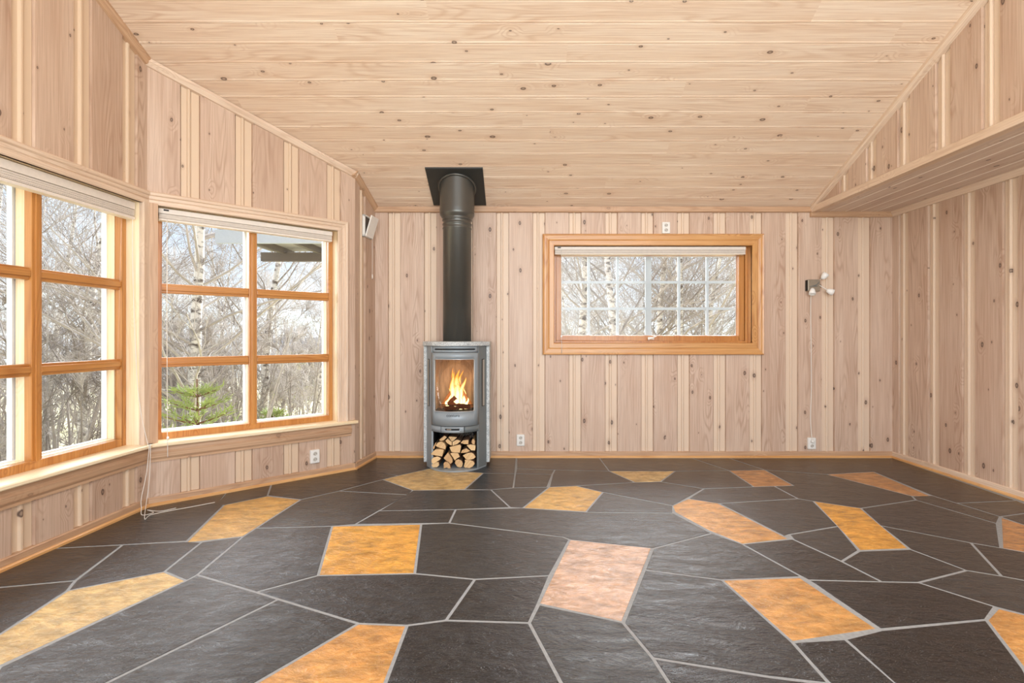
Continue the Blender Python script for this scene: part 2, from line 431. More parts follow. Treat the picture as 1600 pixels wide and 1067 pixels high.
for nm, fr, e0, e1 in (('back', FB, 0, 0), ('left_return', FA, -.02, 0), ('left_bay', FBay, 0, .012), ('left', FC, 0, 0), ('right', FR, 0, 0)):
    a = sweep('baseboard_'+nm, fr, [(e0, 0), (fr.L+e1, 0)], SK1, W['trimdk'] if nm != 'right' else W['trim'])
    b = sweep('quarter_round', fr, [(e0, 0), (fr.L+e1, 0)], SK2, W['skirt'], parent=a)
TR = [(0, -.013), (0, .035), (-.018, .035), (-.047, .014), (-.052, -.013)]
n_ = [0]
def trim(fr, pts, prof, mat):
    n_[0] += 1; return sweep('trim_%d' % n_[0], fr, pts, prof, mat)
def czu(fr, u): return zc(fr(u, 0).y)
trim(FB, [(0, zc(YB)+.006), (XS-FB.o.x+.03, zc(YB)+.006)], [(0, -.013), (0, .03), (-.045, .03), (-.052, .022), (-.052, -.013)], W['trimdk'])
for fr, a, b, m in ((FA, -.02, FA.L, 'trimdk'), (FBay, 0, FBay.L+.02, 'trim'), (FC, 0, FC.L, 'trimdk')):
    trim(fr, [(a, czu(fr, a)+.004), (b, czu(fr, b)+.004)], TR, W[m])
trim(FS, [(0, zc(YB)+.004), (FS.L, zc(YREAR)+.004)], [(0, -.013), (0, .04), (-.03, .04), (-.045, .03), (-.05, -.013)], W['trim'])
trim(FS, [(0, ZS-.008), (FS.L, ZS-.008)], [(0, -.03), (0, .03), (.055, .03), (.06, .022), (.06, -.03)], W['trim'])
trim(FB, [(XS-.03-FB.o.x, ZS+.004), (FB.L, ZS+.004)], [(0, -.013), (0, .03), (-.04, .03), (-.052, .018), (-.052, -.013)], W['trimdk'])
trim(FR, [(0, ZS+.004), (FR.L, ZS+.004)], [(0, -.013), (0, .035), (-.02, .033), (-.05, .012), (-.052, -.013)], W['trim'])

# floor -----------------------------------------------------------------
def fp(x, y): Y = EYE*F/(y-VY); return ((x-VX)*Y/F, Y)
DK = [srgb(30,33,36), srgb(38,41,43), srgb(25,28,32), srgb(43,46,48), srgb(34,38,42)]
O1 = srgb(212,168,92); O2 = srgb(204,150,84); O3 = srgb(218,160,66); OP = srgb(202,168,144); OB = srgb(188,136,84); OL = srgb(208,178,118)
stones = [
 (OL,[(598,749),(622,743),(672,732),(755,739),(726,764.5),(645,766)]),
 (OL,[(952,736),(1055,736),(1032,752.5),(992,753.5)]) , (OB,[(1139,735),(1195,734),(1240,758.5),(1178,760.5)]),
 (O1,[(858,761),(900,759),(942,769),(916,799.5),(817,793.5)]), (OB,[(1292,741),(1365,737),(1455,775.5),(1425,775)]),
 (O2,[(1075,779),(1122,786),(1233,842),(1160,850),(1108,829),(1054,800),(1050,790)]), (OB,[(1563,808),(1600,820),(1640,831),(1640,870),(1598,862),(1565,856)]),
 (O3,[(1271,783),(1345,794),(1420,857),(1343,860)]), (O2,[(1558,950),(1640,970),(1700,1110),(1625,1090),(1600,1045),(1541,968)]),
 (O2,[(1128,906),(1250,902),(1372,983),(1238,1003)]), (OP,[(890,843),(1019,856),(973,972),(841,943)]),
 (O1,[(350,789),(418,775),(470,780.5),(380,838),(290,848)]), (OL,[(105,923),(257,893),(291,907),(0,1040),(-60,1066),(-60,1020),(0,991)]),
 (O3,[(519,822),(658,819),(648,896),(497,899)]), (O2,[(560,974),(636,977),(602,1067),(582,1120),(300,1120),(400,1067)]),
 (0,[(807,716),(937,716),(952,736),(867,734),(807,732)]), (0,[(807,732),(867,734),(863,741),(805,740)]),
 (0,[(805,740),(863,741),(855,761),(802,762)]), (0,[(867,734),(952,736),(992,753.5),(900,759),(858,761),(863,741)]),
 (0,[(900,759),(992,753.5),(1032,752.5),(1100,763.5),(1052,790),(942,769)]), (0,[(942,769),(1052,790),(1052,801.5),(915,800)]),
 (0,[(1055,736),(1139,735),(1178,760.5),(1100,763.5),(1032,752.5)]), (0,[(1100,763.5),(1178,760.5),(1210,759.5),(1247,779),(1124,786.5),(1075,779)]),
 (0,[(1195,734),(1292,741),(1425,775),(1431,781),(1345,794),(1271,783),(1247,779),(1210,759.5),(1240,758.5)]),
 (0,[(937,716),(1082,716),(1139,735),(1055,736),(952,736)]), (0,[(1082,716),(1140,716),(1195,734),(1139,735)]),
 (0,[(1140,716),(1395,716),(1588,782),(1495,786),(1456,774),(1365,737),(1292,741),(1195,734)]),
 (0,[(1495,786),(1588,782),(1630,798),(1563,807)]), (0,[(1563,807),(1630,798),(1680,815),(1640,831),(1600,820)]),
 (0,[(1425,775),(1456,774),(1495,786),(1563,807),(1558,818),(1431,781)]),
 (0,[(1345,794),(1431,781),(1558,818),(1564,856),(1517,848),(1375,821)]),
 (0,[(1375,821),(1517,848),(1565,900),(1510,891),(1422,858)]), (0,[(1517,848),(1565,856),(1598,862),(1640,870),(1700,925),(1565,900)]),
 (0,[(1342,861),(1422,858),(1510,891),(1435,910),(1378,909),(1315,877)]), (0,[(1233,835),(1310,822),(1342,860),(1315,877),(1240,843)]),
 (0,[(1124,786.5),(1247,779),(1271,783),(1310,822),(1233,835),(1226,838)]), (0,[(1160,850),(1238,842),(1315,877),(1378,909),(1263,906),(1253,901)]),
 (0,[(1435,910),(1510,891),(1565,900),(1700,925),(1700,985),(1640,970),(1555,948)]),
 (0,[(1263,906),(1435,910),(1555,948),(1541,968),(1376,983)]),
 (0,[(1320,998),(1376,984),(1541,968),(1600,1045),(1640,1120),(1455,1120)]), (0,[(1238,1003),(1320,998),(1400,1067),(1455,1120),(1345,1120),(1296,1068)]),
 (0,[(1020,857),(1112,833),(1160,850),(1253,901),(1128,906),(1007,890)]), (0,[(1007,890),(1128,906),(1238,1003),(1296,1068),(1200,1057),(1020,1028),(974,973)]),
 (0,[(1020,1028),(1200,1057),(1296,1069),(1345,1120),(1080,1120)]), (0,[(842,944),(973,972),(1020,1028),(1080,1120),(905,1120),(827,973)]),
 (0,[(712,796),(817,793.5),(915,800),(1052,801.5),(1112,833),(1020,857),(890,843),(880,839),(702,817)]),
 (0,[(592,798),(712,796),(702,817),(555,819)]), (0,[(645,766),(767,765),(797,792.5),(712,796),(592,798)]),
 (0,[(767,765),(802,762),(858,761),(817,793.5),(797,792.5)]), (0,[(755,739),(805,740),(802,762),(767,765),(726,764.5)]),
 (0,[(555,733),(585,712),(807,712),(805,740),(755,739),(672,732),(622,743)]),
 (0,[(425,754),(557,731),(622,743),(598,749),(530,767),(470,780.5),(418,774)]), (0,[(530,767),(598,749),(645,766),(638,773)]),
 (0,[(470,780.5),(530,767),(638,773),(592,798),(555,819),(519,822),(400,825)]), (0,[(335,790),(357,766),(425,754),(418,775),(350,789)]),
 (0,[(275,788),(290,776),(357,766),(340,789)]), (0,[(78,857),(150,819),(229,786),(275,783),(350,789),(292,845),(192,851)]),
 (0,[(-40,921),(-40,900),(78,857),(192,851),(118,907)]), (0,[(-80,925),(118,907),(105,923),(0,991),(-60,1020)]),
 (0,[(192,851),(290,846),(315,847),(257,893),(105,923),(118,907)]), (0,[(315,847),(380,838),(308,898),(291,907),(257,893)]),
 (0,[(380,838),(400,825),(519,822),(497,899),(400,925),(308,898)]), (0,[(400,925),(497,899),(648,896),(742,905),(697,969),(636,977),(560,974),(435,936)]),
 (0,[(658,819),(702,817),(880,839),(890,843),(859,899),(742,905),(648,896)]), (0,[(742,905),(859,899),(841,943),(827,973),(697,969)]),
 (0,[(636,977),(697,969),(827,973),(905,1120),(582,1120),(602,1067)]),
 (0,[(291,907),(308,898),(400,925),(435,936),(170,1065),(60,1120),(-60,1120),(0,1042)]), (0,[(435,936),(560,974),(400,1067),(300,1120),(60,1120),(170,1065)]),
]
def inset(poly, d):
    n = len(poly); A = sum(poly[i][0]*poly[(i+1) % n][1]-poly[(i+1) % n][0]*poly[i][1] for i in range(n))
    if A < 0: poly = poly[::-1]
    out = []
    for i in range(n):
        p0, p1, p2 = Vector(poly[i-1]), Vector(poly[i]), Vector(poly[(i+1) % n])
        a, b = (p1-p0).normalized(), (p2-p1).normalized(); na, nb = Vector((-a.y, a.x)), Vector((-b.y, b.x))
        m = (na+nb)/max(.35, 1+na.dot(nb)); out.append(p1+m*d)
    return out
floor_mb = MB(); rr = random.Random(3)
floor_mb.face([(-3.1,YREAR,-.0006),(XR+.1,YREAR,-.0006),(XR+.1,YB+.05,-.0006),(-3.1,YB+.05,-.0006)], mat=1)
def add_stone(poly, col, och):
    q = inset(poly, .0062); q2 = inset(poly, .0085); h = .0003+rr.uniform(0, .0004); n = len(q)
    # gently irregular edges
    cc = tuple(col[:3])+(1.0 if och else 0.0,)
    top = [(p.x, p.y, h) for p in q2]
    floor_mb.face(top, col=cc)
    for i in range(n):
        j = (i+1) % n; floor_mb.face([(q[i].x, q[i].y, -.0008), (q[j].x, q[j].y, -.0008), top[j], top[i]], col=cc)
for col, poly in stones:
    if col == 0: c0 = rr.choice(DK); kf = rr.uniform(.8, 1.15); col_ = tuple(c*kf for c in c0[:3])+(1,); add_stone([fp(*p) for p in poly], col_, False)
    else: add_stone([fp(*p) for p in poly], col, True)
# flags under and behind the viewer
y = 1.52
while y > YREAR:
    x = -2.6+rr.uniform(-.3, .2)
    while x < XR:
        w = rr.uniform(.5, .9); add_stone([(x, y-.55), (min(x+w, XR+.05), y-.55), (min(x+w, XR+.05)-.03, y), (x+.04, y)], rr.choice(DK) if rr.random() < .75 else O1, False); x += w
    y -= .55
floor = struct(floor_mb.build('floor', [M_slate, M_grout], merge=False))

# ------------------------------------------------------------------ windows
CAS = [(0, -.013), (0, .014), (.006, .019), (.028, .019), (.033, .013), (.039, .020), (.056, .022), (.062, .031), (.078, .034), (.086, .026), (.088, -.013)]
CASC = [(0, -.013), (0, .014), (.006, .019), (.030, .019), (.034, .015), (.040, .019), (.046, .019), (.046, -.013)]
def fbox(mb, fr, u0, u1, z0, z1, d0, d1, mat=0): mb.box((u0, z0, d0), (u1, z1, d1), M=lambda p: fr(p.x, p.y, p.z), mat=mat); return mb
def ringbox(mb, fr, u0, u1, z0, z1, w, d0, d1, mat=0, wb=None):
    wb = wb or w
    fbox(mb, fr, u0, u0+w, z0, z1, d0, d1, mat); fbox(mb, fr, u1-w, u1, z0, z1, d0, d1, mat)
    fbox(mb, fr, u0+w, u1-w, z0, z0+wb, d0, d1, mat); fbox(mb, fr, u0+w, u1-w, z1-w, z1, d0, d1, mat)
def bay_window(name, fr, u0, u1, um, z0, z1, tz, capB, capC):
    w = empty(name, fr((u0+u1)/2, 0, 0)); w['kind'] = 'structure'
    inv = Matrix.Translation(-w.location)
    def part(nm, mb, mat, g, bev=.0, par=w):
        o = mb.build(nm, mat, par, grain=g, bevel=bev)
        if par is w: o.matrix_parent_inverse = inv
        return o
    up = (0,0,1); along = fr.u
    lin = MB(); ringbox(lin, fr, u0-.02, u1+.02, z0-.02, z1+.02, .02, -.26, .005); part('jamb_lining', lin, W['cream'], up)
    f = MB(); ringbox(f, fr, u0, u1, z0, z1, .034, -.15, -.10, wb=.05); part('frame', f, W['orange'], up, .004)
    f = MB(); ringbox(f, fr, u0+.01, u1-.01, z0+.01, z1-.01, .028, -.20, -.15, wb=.042); part('sash', f, W['cream'], up, .002)
    f = MB(); ringbox(f, fr, u0+.03, u1-.03, z0+.045, z1-.03, .012, -.235, -.20); fbox(f, fr, um-.04, um+.04, z0+.05, z1-.03, -.235, -.205); part('outer_bead', f, M_whitepaint, up)
    f = MB(); fbox(f, fr, um-.029, um+.029, z0+.04, z1-.03, -.15, -.105); fbox(f, fr, um-.012, um+.012, z0+.04, z1-.03, -.11, -.098); part('mullion', f, W['orange'], up, .004)
    f = MB(); fbox(f, fr, um-.026, um+.026, z0+.04, z1-.03, -.20, -.15); part('mullion_core', f, W['cream'], up)
    for zt in tz:
        for a, b in ((u0+.03, um-.029), (um+.029, u1-.03)):
            f = MB(); fbox(f, fr, a, b, zt-.034, zt+.034, -.155, -.118); fbox(f, fr, a, b, zt-.016, zt+.020, -.12, -.106); fbox(f, fr, a, b, zt-.020, zt+.022, -.20, -.15)
            part('transom', f, W['orange'], along, .005)
    g_ = MB(); g_.face([fr(u0+.03, z0+.05, -.202), fr(um-.02, z0+.05, -.202), fr(um-.02, z1-.03, -.202), fr(u0+.03, z1-.03, -.202)])
    g_.face([fr(um+.02, z0+.05, -.202), fr(u1-.03, z0+.05, -.202), fr(u1-.03, z1-.03, -.202), fr(um+.02, z1-.03, -.202)]); part('glass', g_, M_glass, up)
    return w, part
umC = FC.u_at(58, -.105); umB = FBay.u_at(395.5, -.105)
tzC = (1.492, .968); tzB = (FBay.z_at(250, 450, -.1), FBay.z_at(250, 565.5, -.1))
w1, part1 = bay_window('window_1', FC, cu0, cu1, umC, ZW0, ZW1, (1.492, .968), 0, 0)
w2, part2 = bay_window('window_2', FBay, bu0, bu1, umB, ZW0, ZW1, (1.492, .968), 0, 0)
def cas(fr, pts, prof, mat, w):
    o = sweep('casing', fr, pts, prof, mat, parent=w); o.matrix_parent_inverse = Matrix.Translation(-w.location); return o
ZT = ZW1
cas(FC, [(0, ZT), (FC.L, ZT)], CAS, W['trim'], w1)
cas(FC, [(FC.L, ZW0), (FC.L, ZT+.01)], [(0, -.013), (0, .022), (FC.L-cu1, .022), (FC.L-cu1, -.013)], W['trim'], w1)
cas(FBay, [(0, ZT+.01), (0, ZW0)], [(0, -.013), (0, .022), (bu0, .022), (bu0, -.013)], W['trimdk'], w2)
cas(FBay, [(0, ZT), (bu1, ZT), (bu1, ZW0)], CAS, W['trim'], w2)
# sills and aprons
APR = [(0, -.013), (0, .012), (-.035, .016), (-.045, .026), (-.075, .022), (-.09, .012), (-.105, .012), (-.105, -.013)]
for fr, a, b, w, part in ((FC, 0, FC.L, w1, part1), (FBay, 0, FBay.u_at(555.5), w2, part2)):
    s = sweep('window_sill', fr, [(a, ZW0-.022), (b, ZW0-.022)], [(0, -.10), (0, .05), (.006, .055), (.020, .055), (.026, .05), (.026, -.10)], W['cream'], parent=w)
    s.matrix_parent_inverse = Matrix.Translation(-w.location)
    e = b if fr is FC else FBay.u_at(548)
    s = sweep('apron', fr, [(a, ZW0-.022), (e, ZW0-.022)], APR, W['trimdk'], parent=w); s.matrix_parent_inverse = Matrix.Translation(-w.location)

# back window -----------------------------------------------------------
w3 = empty('window_3', FB((wu0+wu1)/2, 0, 0)); w3['kind'] = 'structure'
def part3(nm, mb, mat, g=(0,0,1), bev=0, par=w3):
    o = mb.build(nm, mat, par, grain=g, bevel=bev)
    o.matrix_parent_inverse = Matrix.Translation(-w3.location); return o
CB = [(0, -.013), (0, .016), (.006, .022), (.045, .022), (.050, .017), (.057, .022), (.078, .026), (.092, .026), (.105, .030), (.110, .024), (.110, -.013)]
o = sweep('casing', FB, [(wu0, wz0-1e-4), (wu1, wz0-1e-4)], [(-w, d) for w, d in CB], W['amber'], parent=w3)
bpy.data.objects.remove(o)
mb = MB()
def ring_sweep(mb, fr, u0, u1, z0, z1, prof):
    for j in range(len(prof)-1):
        (w0, d0), (w1, d1) = prof[j], prof[j+1]
        A = [(u0-w0, z0-w0), (u1+w0, z0-w0), (u1+w0, z1+w0), (u0-w0, z1+w0)]
        B = [(u0-w1, z0-w1), (u1+w1, z0-w1), (u1+w1, z1+w1), (u0-w1, z1+w1)]
        for i in range(4):
            k = (i+1) % 4; q = [(A[i], d0), (A[k], d0), (B[k], d1), (B[i], d1)]
            uv = [((w0 if n < 2 else w1)*1.0+i*2.3, (p[0][0] if i % 2 == 0 else p[0][1])+i*3.1) for n, p in enumerate(q)]
            mb.face([fr(p[0][0], p[0][1], p[1]) for p in q], uv=uv)
ring_sweep(mb, FB, wu0, wu1, wz0, wz1, CB); part3('casing', mb, W['amber'])
mb = MB(); ringbox(mb, FB, wu0-.02, wu1+.02, wz0-.02, wz1+.02, .02, -.24, .005); part3('jamb_lining', mb, W['amber'])
mb = MB(); ringbox(mb, FB, wu0, wu1, wz0, wz1, .022, -.15, -.085, wb=.02); part3('frame', mb, W['orange'], bev=.003)
mb = MB(); ringbox(mb, FB, wu0+.024, wu1-.024, wz0+.022, wz1-.024, .05, -.17, -.10, wb=.05); part3('sash', mb, W['orange'], bev=.005)
gx0, gx1, gz0, gz1 = wu0+.066, wu1-.066, wz0+.068, wz1-.07
mb = MB(); ringbox(mb, FB, gx0-.004, gx1+.004, gz0-.004, gz1+.004, .012, -.185, -.168); part3('glazing_bead', mb, M_whitepaint)
mb = MB(); mb.face([FB(gx0, gz0, -.178), FB(gx1, gz0, -.178), FB(gx1, gz1, -.178), FB(gx0, gz1, -.178)]); part3('glass', mb, M_glass)
mb = MB()
def bx_(x, d=-.21): return FB.u_at(x, d)
for x, wd in ((919.8, .012), (964.8, .012), (1012.7, .029), (1060.8, .012), (1104.8, .012)):
    u = bx_(x); fbox(mb, FB, u-wd, u+wd, wz0+.03, wz1-.03, -.225, -.2)
for yy in (441, 482.3):
    z = FB.z_at(1010, yy, -.21); fbox(mb, FB, gx0-.03, gx1+.03, z-.012, z+.012, -.222, -.204)
part3('muntin_grid', mb, M_greypaint)
hp = FB(FB.u_at(1017, -.08), wz0+.045, -.085)
mb = MB(); mb.box((-.03, -.012, -.012), (.03, .0, .012)); mb.tube([(0,-.01,0), (0,-.035,.002), (-.02,-.042,-.006), (-.035,-.042,-.012)], .007, 8); mb.tube([(.0,-.035,.0), (.03,-.04,.016), (.045,-.04,.02)], [.008,.006,.004], 8)
h = mb.build('handle', M_white, w3, bevel=.002); h.location = hp - w3.location; h['label'] = 'white window handle'

# ------------------------------------------------------------------ blinds
def blind(fr, u0, u1, ztop, zbot, d0, d1, label, cordpts, bead, extra=None):
    r = empty('venetian_blind', fr((u0+u1)/2, zbot, d0), label=label, cat='blind', group='raised window blinds')
    inv = Matrix.Translation(-r.location)
    def P_(nm, mb, mat, bev=0):
        o = mb.build(nm, mat, r, grain=fr.u, bevel=bev); o.matrix_parent_inverse = inv; return o
    H = ztop-zbot
    mb = MB(); fbox(mb, fr, u0, u1, ztop-H*.42, ztop, d0, d1); P_('headrail', mb, M_blind, .003)
    mb = MB(); n = 7
    for i in range(n):
        z = zbot+H*.2+(H*.36)*i/n; fbox(mb, fr, u0+.004, u1-.004, z, z+H*.036, d0+.004, d1-.002+.002*(i % 2))
    o = P_('slats', mb, M_blind)
    mb = MB(); fbox(mb, fr, u0+.002, u1-.002, zbot, zbot+H*.17, d0+.003, d1+.002); P_('bottom_rail', mb, M_blind, .004)
    mb = MB(); e = u0+.03; fbox(mb, fr, e, e+.03, ztop-H*.2, ztop-H*.08, d1-.001, d1+.003); P_('cord_lock', mb, M_black)
    for pts in cordpts:
        mb = MB(); mb.tube(pts, .0022, 6); P_('cord', mb, M_cord)
    if bead is not None:
        mb = MB(); mb.lathe([(.001, -.012), (.007, -.008), (.008, 0), (.006, .008), (.001, .012)], 12, Matrix.Translation(bead)); P_('cord_bead', mb, M_bulb)
    return r
def smooth(pts, n=6):
    pts = [Vector(p) for p in pts]; out = []
    for i in range(len(pts)-1):
        p0, p1, p2, p3 = pts[max(i-1, 0)], pts[i], pts[i+1], pts[min(i+2, len(pts)-1)]
        for k in range(n):
            t = k/n; out.append(.5*((2*p1)+(p2-p0)*t+(2*p0-5*p1+4*p2-p3)*t*t+(3*p1-p0-3*p2+p3)*t**3))
    return out+[pts[-1]]
def fl(x, y, z=.006): a = fp(x, y); return Vector((a[0], a[1], z))
dC = .062
cc = FC(cu1-.035, 1.93, -.03)
c1 = [cc, FC(cu1-.03, 1.5, -.03), FC(cu1-.02, .8, -.005), FC(cu1+.0, .44, .045), FC(cu1+.002, .425, .062), FC(cu1-.005, .2, .06), FC(cu1-.03, .06, .06), fl(226, 812), fl(235, 806), fl(262, 800), fl(300, 793), fl(336, 786)]
c2 = [FC(cu1-.002, .43, .058), FC(cu1-.03, .25, .06), FC(cu1-.08, .10, .065), FC(cu1-.085, .04, .07), fl(222, 806), fl(240, 802), fl(230, 798), fl(250, 800), fl(275, 795)]
blind(FC, cu0+.01, cu1-.012, 2.04, 1.925, -.085, -.03, 'raised cream venetian blind in the leftmost window, cords reaching the floor', [smooth(c1), smooth(c2)], None)
b0 = FBay.u_at(261.5, .05)
blind(FBay, bu0+.008, bu1-.03, 2.04, 1.955, -.085, -.03, 'raised cream venetian blind in the angled bay window beside the corner post',
      [smooth([FBay(FBay.u_at(261, -.03), 1.97, -.027), FBay(FBay.u_at(261, -.02), 1.2, -.022), FBay(FBay.u_at(261.5, .03), .5, .03), FBay(b0, .45, .058), FBay(b0, .33, .062)])], FBay(b0+.001, .46, .058))
u_ = FB.u_at(877, -.02)
blind(FB, wu0+.006, wu1-.045, wz1-.004, wz1-.078, -.07, -.02, 'raised cream blind under the top of the small amber-framed window',
      [[FB(u_, wz1-.04, -.018), FB(u_, wz0+.01, -.012), FB(u_, wz0-.0, .032), FB(u_, wz0-.095, .036)]], FB(u_, wz0+.065, -.016))

# ------------------------------------------------------------------ sockets
def socket(fr, x, y, label, nx=1, group='white wall sockets'):
    u = fr.u_at(x); z = fr.z_at(x, y, .01)
    r = empty('wall_socket', fr(u, z, 0), label=label, cat='socket', group=group)
    B = Matrix((( fr.u.x, 0, fr.n.x, 0), (fr.u.y, 0, fr.n.y, 0), (0, 1, 0, 0), (0,0,0,1)))
    mb = MB(); mb.box((-.038, -.055, -.012), (.038, .055, .022), M=B); mb.build('cover_plate', M_white, r, bevel=.006)
    for s in (-1, 1):
        mb = MB(); mb.lathe([(.0165, .0225), (.0175, .026), (.0195, .026), (.0205, .0225)], 24, B @ Matrix.Translation((0, s*.023, 0))); mb.build('outlet_ring', M_white, r)
        mb = MB(); mb.lathe([(.0001, .0226), (.016, .0226)], 24, B @ Matrix.Translation((0, s*.023, 0))); rec = mb.build('outlet_recess', plain_sock, r)
        mb = MB()
        for q in (-1, 1): mb.lathe([(.0001, .0232), (.0028, .0232)], 10, B @ Matrix.Translation((q*.0085, s*.023+q*.002, 0)))
        mb.build('pin_hole', M_black, rec)
    return r, B, u, z
plain_sock = plain('socket_recess', srgb(196,190,180), .5)
socket(FB, 1040, 356, 'white double socket on the wall just above the small window')
socket(FB, 813.5, 687.5, 'white double socket low on the wall right of the wood stove')
sk, SB, su, sz = socket(FB, 1267, 692.5, 'white double socket below the wall lamp with the lamp cord plugged in')
mb = MB(); mb.lathe([(.0001, .05), (.012, .05), (.016, .044), (.017, .023)], 16, SB @ Matrix.Translation((0, .023, 0)))
socket(FBay, 491, 713, 'white double socket on the low panelling below the angled bay window')

# ------------------------------------------------------------------ wall lamp with three shades
lu, lz = FB.u_at(1268), FB.z_at(1268, 446.5)
lamp = empty('wall_lamp', FB(lu, lz, 0), label='small wall lamp with square metal base and three white shades near the right corner', cat='lamp')
mb = MB(); mb.box((-.058, -.045, -.055), (.058, 0, .055)); mb.build('base', M_nickel, lamp, bevel=.004)
mb = MB(); mb.box((-.0605, -.04, -.05), (-.0575, .0, .05)); mb.build('side_slot', M_black, lamp)
mb = MB(); mb.tube([(-.04,-.047,-.01), (0,-.05,-.005), (.03,-.047,.012), (.045,-.046,.03)], .003, 6); mb.tube([(-.03,-.047,-.008), (.03,-.047,-.008)], .003, 6); mb.build('wire_detail', M_stovedk, lamp)
for tip, cen, ax in (((.05,-.045,.05), (.075,-.07,.078), (-.5,.15,-.7)), ((.05,-.045,-.0), (.128,-.07,-.058), (-.75,.2,.35)), ((-.03,-.045,-.03), (-.032,-.07,-.055), (.15,.2,.8))):
    rod = MB(); rod.tube([tip, cen], .0035, 8); rd = rod.build('arm', M_white, lamp)
    d = Vector(ax).normalized(); q = Vector((0,0,1)).rotation_difference(d).to_matrix().to_4x4()
    m = Matrix.Translation(cen) @ q; mb = MB()
    s = .9
    mb.lathe([(.0001, .03*s), (.012*s, .03*s), (.022*s, .016*s), (.031*s, -.01*s), (.034*s, -.038*s), (.032*s, -.038*s), (.028*s, -.01*s), (.018*s, .01*s), (.0001, .02*s)], 20, m)
    mb.build('lamp_shade', M_bulb, lamp)
mb = MB(); so = Vector((su-lu, 0, sz-lz)); mb.tube(smooth([(-.02,-.03,-.06), (-.012,-.006,-.2), (-.006,-.004,-.6), (-.004,-.004,-1.0), (-.012,-.004,-1.25), (so.x-.008,-.03,so.z+.05), (so.x,-.045,so.z+.025)]), .004, 8); mb.build('power_cord', M_cord, lamp)
mb = MB(); mb.lathe([(.0001, -.0), (.013, 0), (.016, .006), (.016, .022)], 14, Matrix.Translation((so.x, -.046, so.z+.023)) @ Matrix.Rotation(-PI/2, 4, 'X')); mb.build('plug', M_white, lamp)

# ------------------------------------------------------------------ wall vent with tilted flap on the return wall
va, vb = FA.u_at(569), FA.u_at(577.5); vz0, vz1 = FA.z_at(572, 371), FA.z_at(572, 337)
vu = (va+vb)/2; vh = (vz1-vz0)
vent = empty('wall_vent', FA(vu, vz0, 0), label='small white wall vent with tilted flap high beside the bay corner', cat='vent')
VB = Matrix(((FA.u.x, 0, FA.n.x, 0), (FA.u.y, 0, FA.n.y, 0), (0, 1, 0, 0), (0, 0, 0, 1)))
hw = .075
mb = MB(); fbx = lambda a, b: mb.box(a, b, M=VB)
fbx((-hw, 0, -.013), (-hw+.014, vh, .014)); fbx((hw-.014, 0, -.013), (hw, vh, .014)); fbx((-hw, 0, -.013), (hw, .014, .014)); fbx((-hw, vh-.014, -.013), (hw, vh, .014)); mb.build('vent_frame', M_white, vent)
mb = MB(); mb.box((-hw+.012, .012, -.013), (hw-.012, vh-.012, .002), M=VB); mb.build('vent_opening', plain('vent_dark', srgb(92,84,76), .7), vent)
tl = VB @ Matrix.Translation((0, .004, .014)) @ Matrix.Rotation(.30, 4, 'X')
mb = MB(); mb.box((-hw, 0, 0), (hw, vh*.98, .012), M=tl); mb.build('vent_flap', M_white, vent, bevel=.002)
mb = MB(); mb.tube([VB @ Vector((.05, .01, .03)), VB @ Vector((.052, -.18, .03)), VB @ Vector((.05, -.33, .03))], .002, 6); mb.tube([VB @ Vector((.05, -.33, .03)), VB @ Vector((.05, -.37, .03))], .006, 8); mb.build('pull_cord', M_cord, vent)

# ------------------------------------------------------------------ wood stove
SX, SY = -.567, 4.60
st = empty('wood_stove', (SX, SY, 0), label='grey metal wood stove with soapstone sides, burning fire and log niche', cat='stove')
RA = .244; YC = -.26+RA                          # arc centre (local)
def ay(x, off=0): r = RA+off; return YC-math.sqrt(max(r*r-x*x, 1e-6))
def arcpts(xh, off=0, n=16): return [(-xh+2*xh*i/n, ay(-xh+2*xh*i/n, off)) for i in range(n+1)]
def outline(xh=.204, off=0, side=.264, yb=.2):
    return arcpts(xh, off)+[(side, -.046-off), (side, yb), (-side, yb), (-side, -.046-off)]
def sm_(x, y, z): return Vector((x, y, z))
def curved(x0, x1, z0, z1, off, th, holes=(), mat=0, mb=None, nx=20):
    mb = mb or MB(); xs = sorted({x0, x1, *[h[0] for h in holes], *[h[1] for h in holes], *[x0+(x1-x0)*i/nx for i in range(nx+1)]})
    zs = sorted({z0, z1, *[h[2] for h in holes], *[h[3] for h in holes]})
    cell = lambda i, j: not any(h[0]-1e-6 <= xs[i] and xs[i+1] <= h[1]+1e-6 and h[2]-1e-6 <= zs[j] and zs[j+1] <= h[3]+1e-6 for h in holes)
    fpnt = lambda i, j, o: Vector((xs[i]*(RA+o)/RA, ay(xs[i])*1-o*math.cos(math.asin(min(1, abs(xs[i])/RA))), zs[j]))
    nI, nJ = len(xs)-1, len(zs)-1
    for i in range(nI):
        for j in range(nJ):
            if not cell(i, j): continue
            a = [fpnt(i, j, off), fpnt(i+1, j, off), fpnt(i+1, j+1, off), fpnt(i, j+1, off)]
            b = [fpnt(i, j, off-th), fpnt(i+1, j, off-th), fpnt(i+1, j+1, off-th), fpnt(i, j+1, off-th)]
            mb.face(a, mat=mat, smooth=True); mb.face(b[::-1], mat=mat, smooth=True)
            if i == 0 or not cell(i-1, j): mb.face([a[0], a[3], b[3], b[0]], mat=mat)
            if i == nI-1 or not cell(i+1, j): mb.face([a[1], b[1], b[2], a[2]], mat=mat)
            if j == 0 or not cell(i, j-1): mb.face([a[0], b[0], b[1], a[1]], mat=mat)
            if j == nJ-1 or not cell(i, j+1): mb.face([a[3], a[2], b[2], b[3]], mat=mat)
    return mb
mb = MB(); mb.prism(outline(.204, .004), sm_, 0, .012); mb.build('base_plate', M_stove, st, bevel=.002)
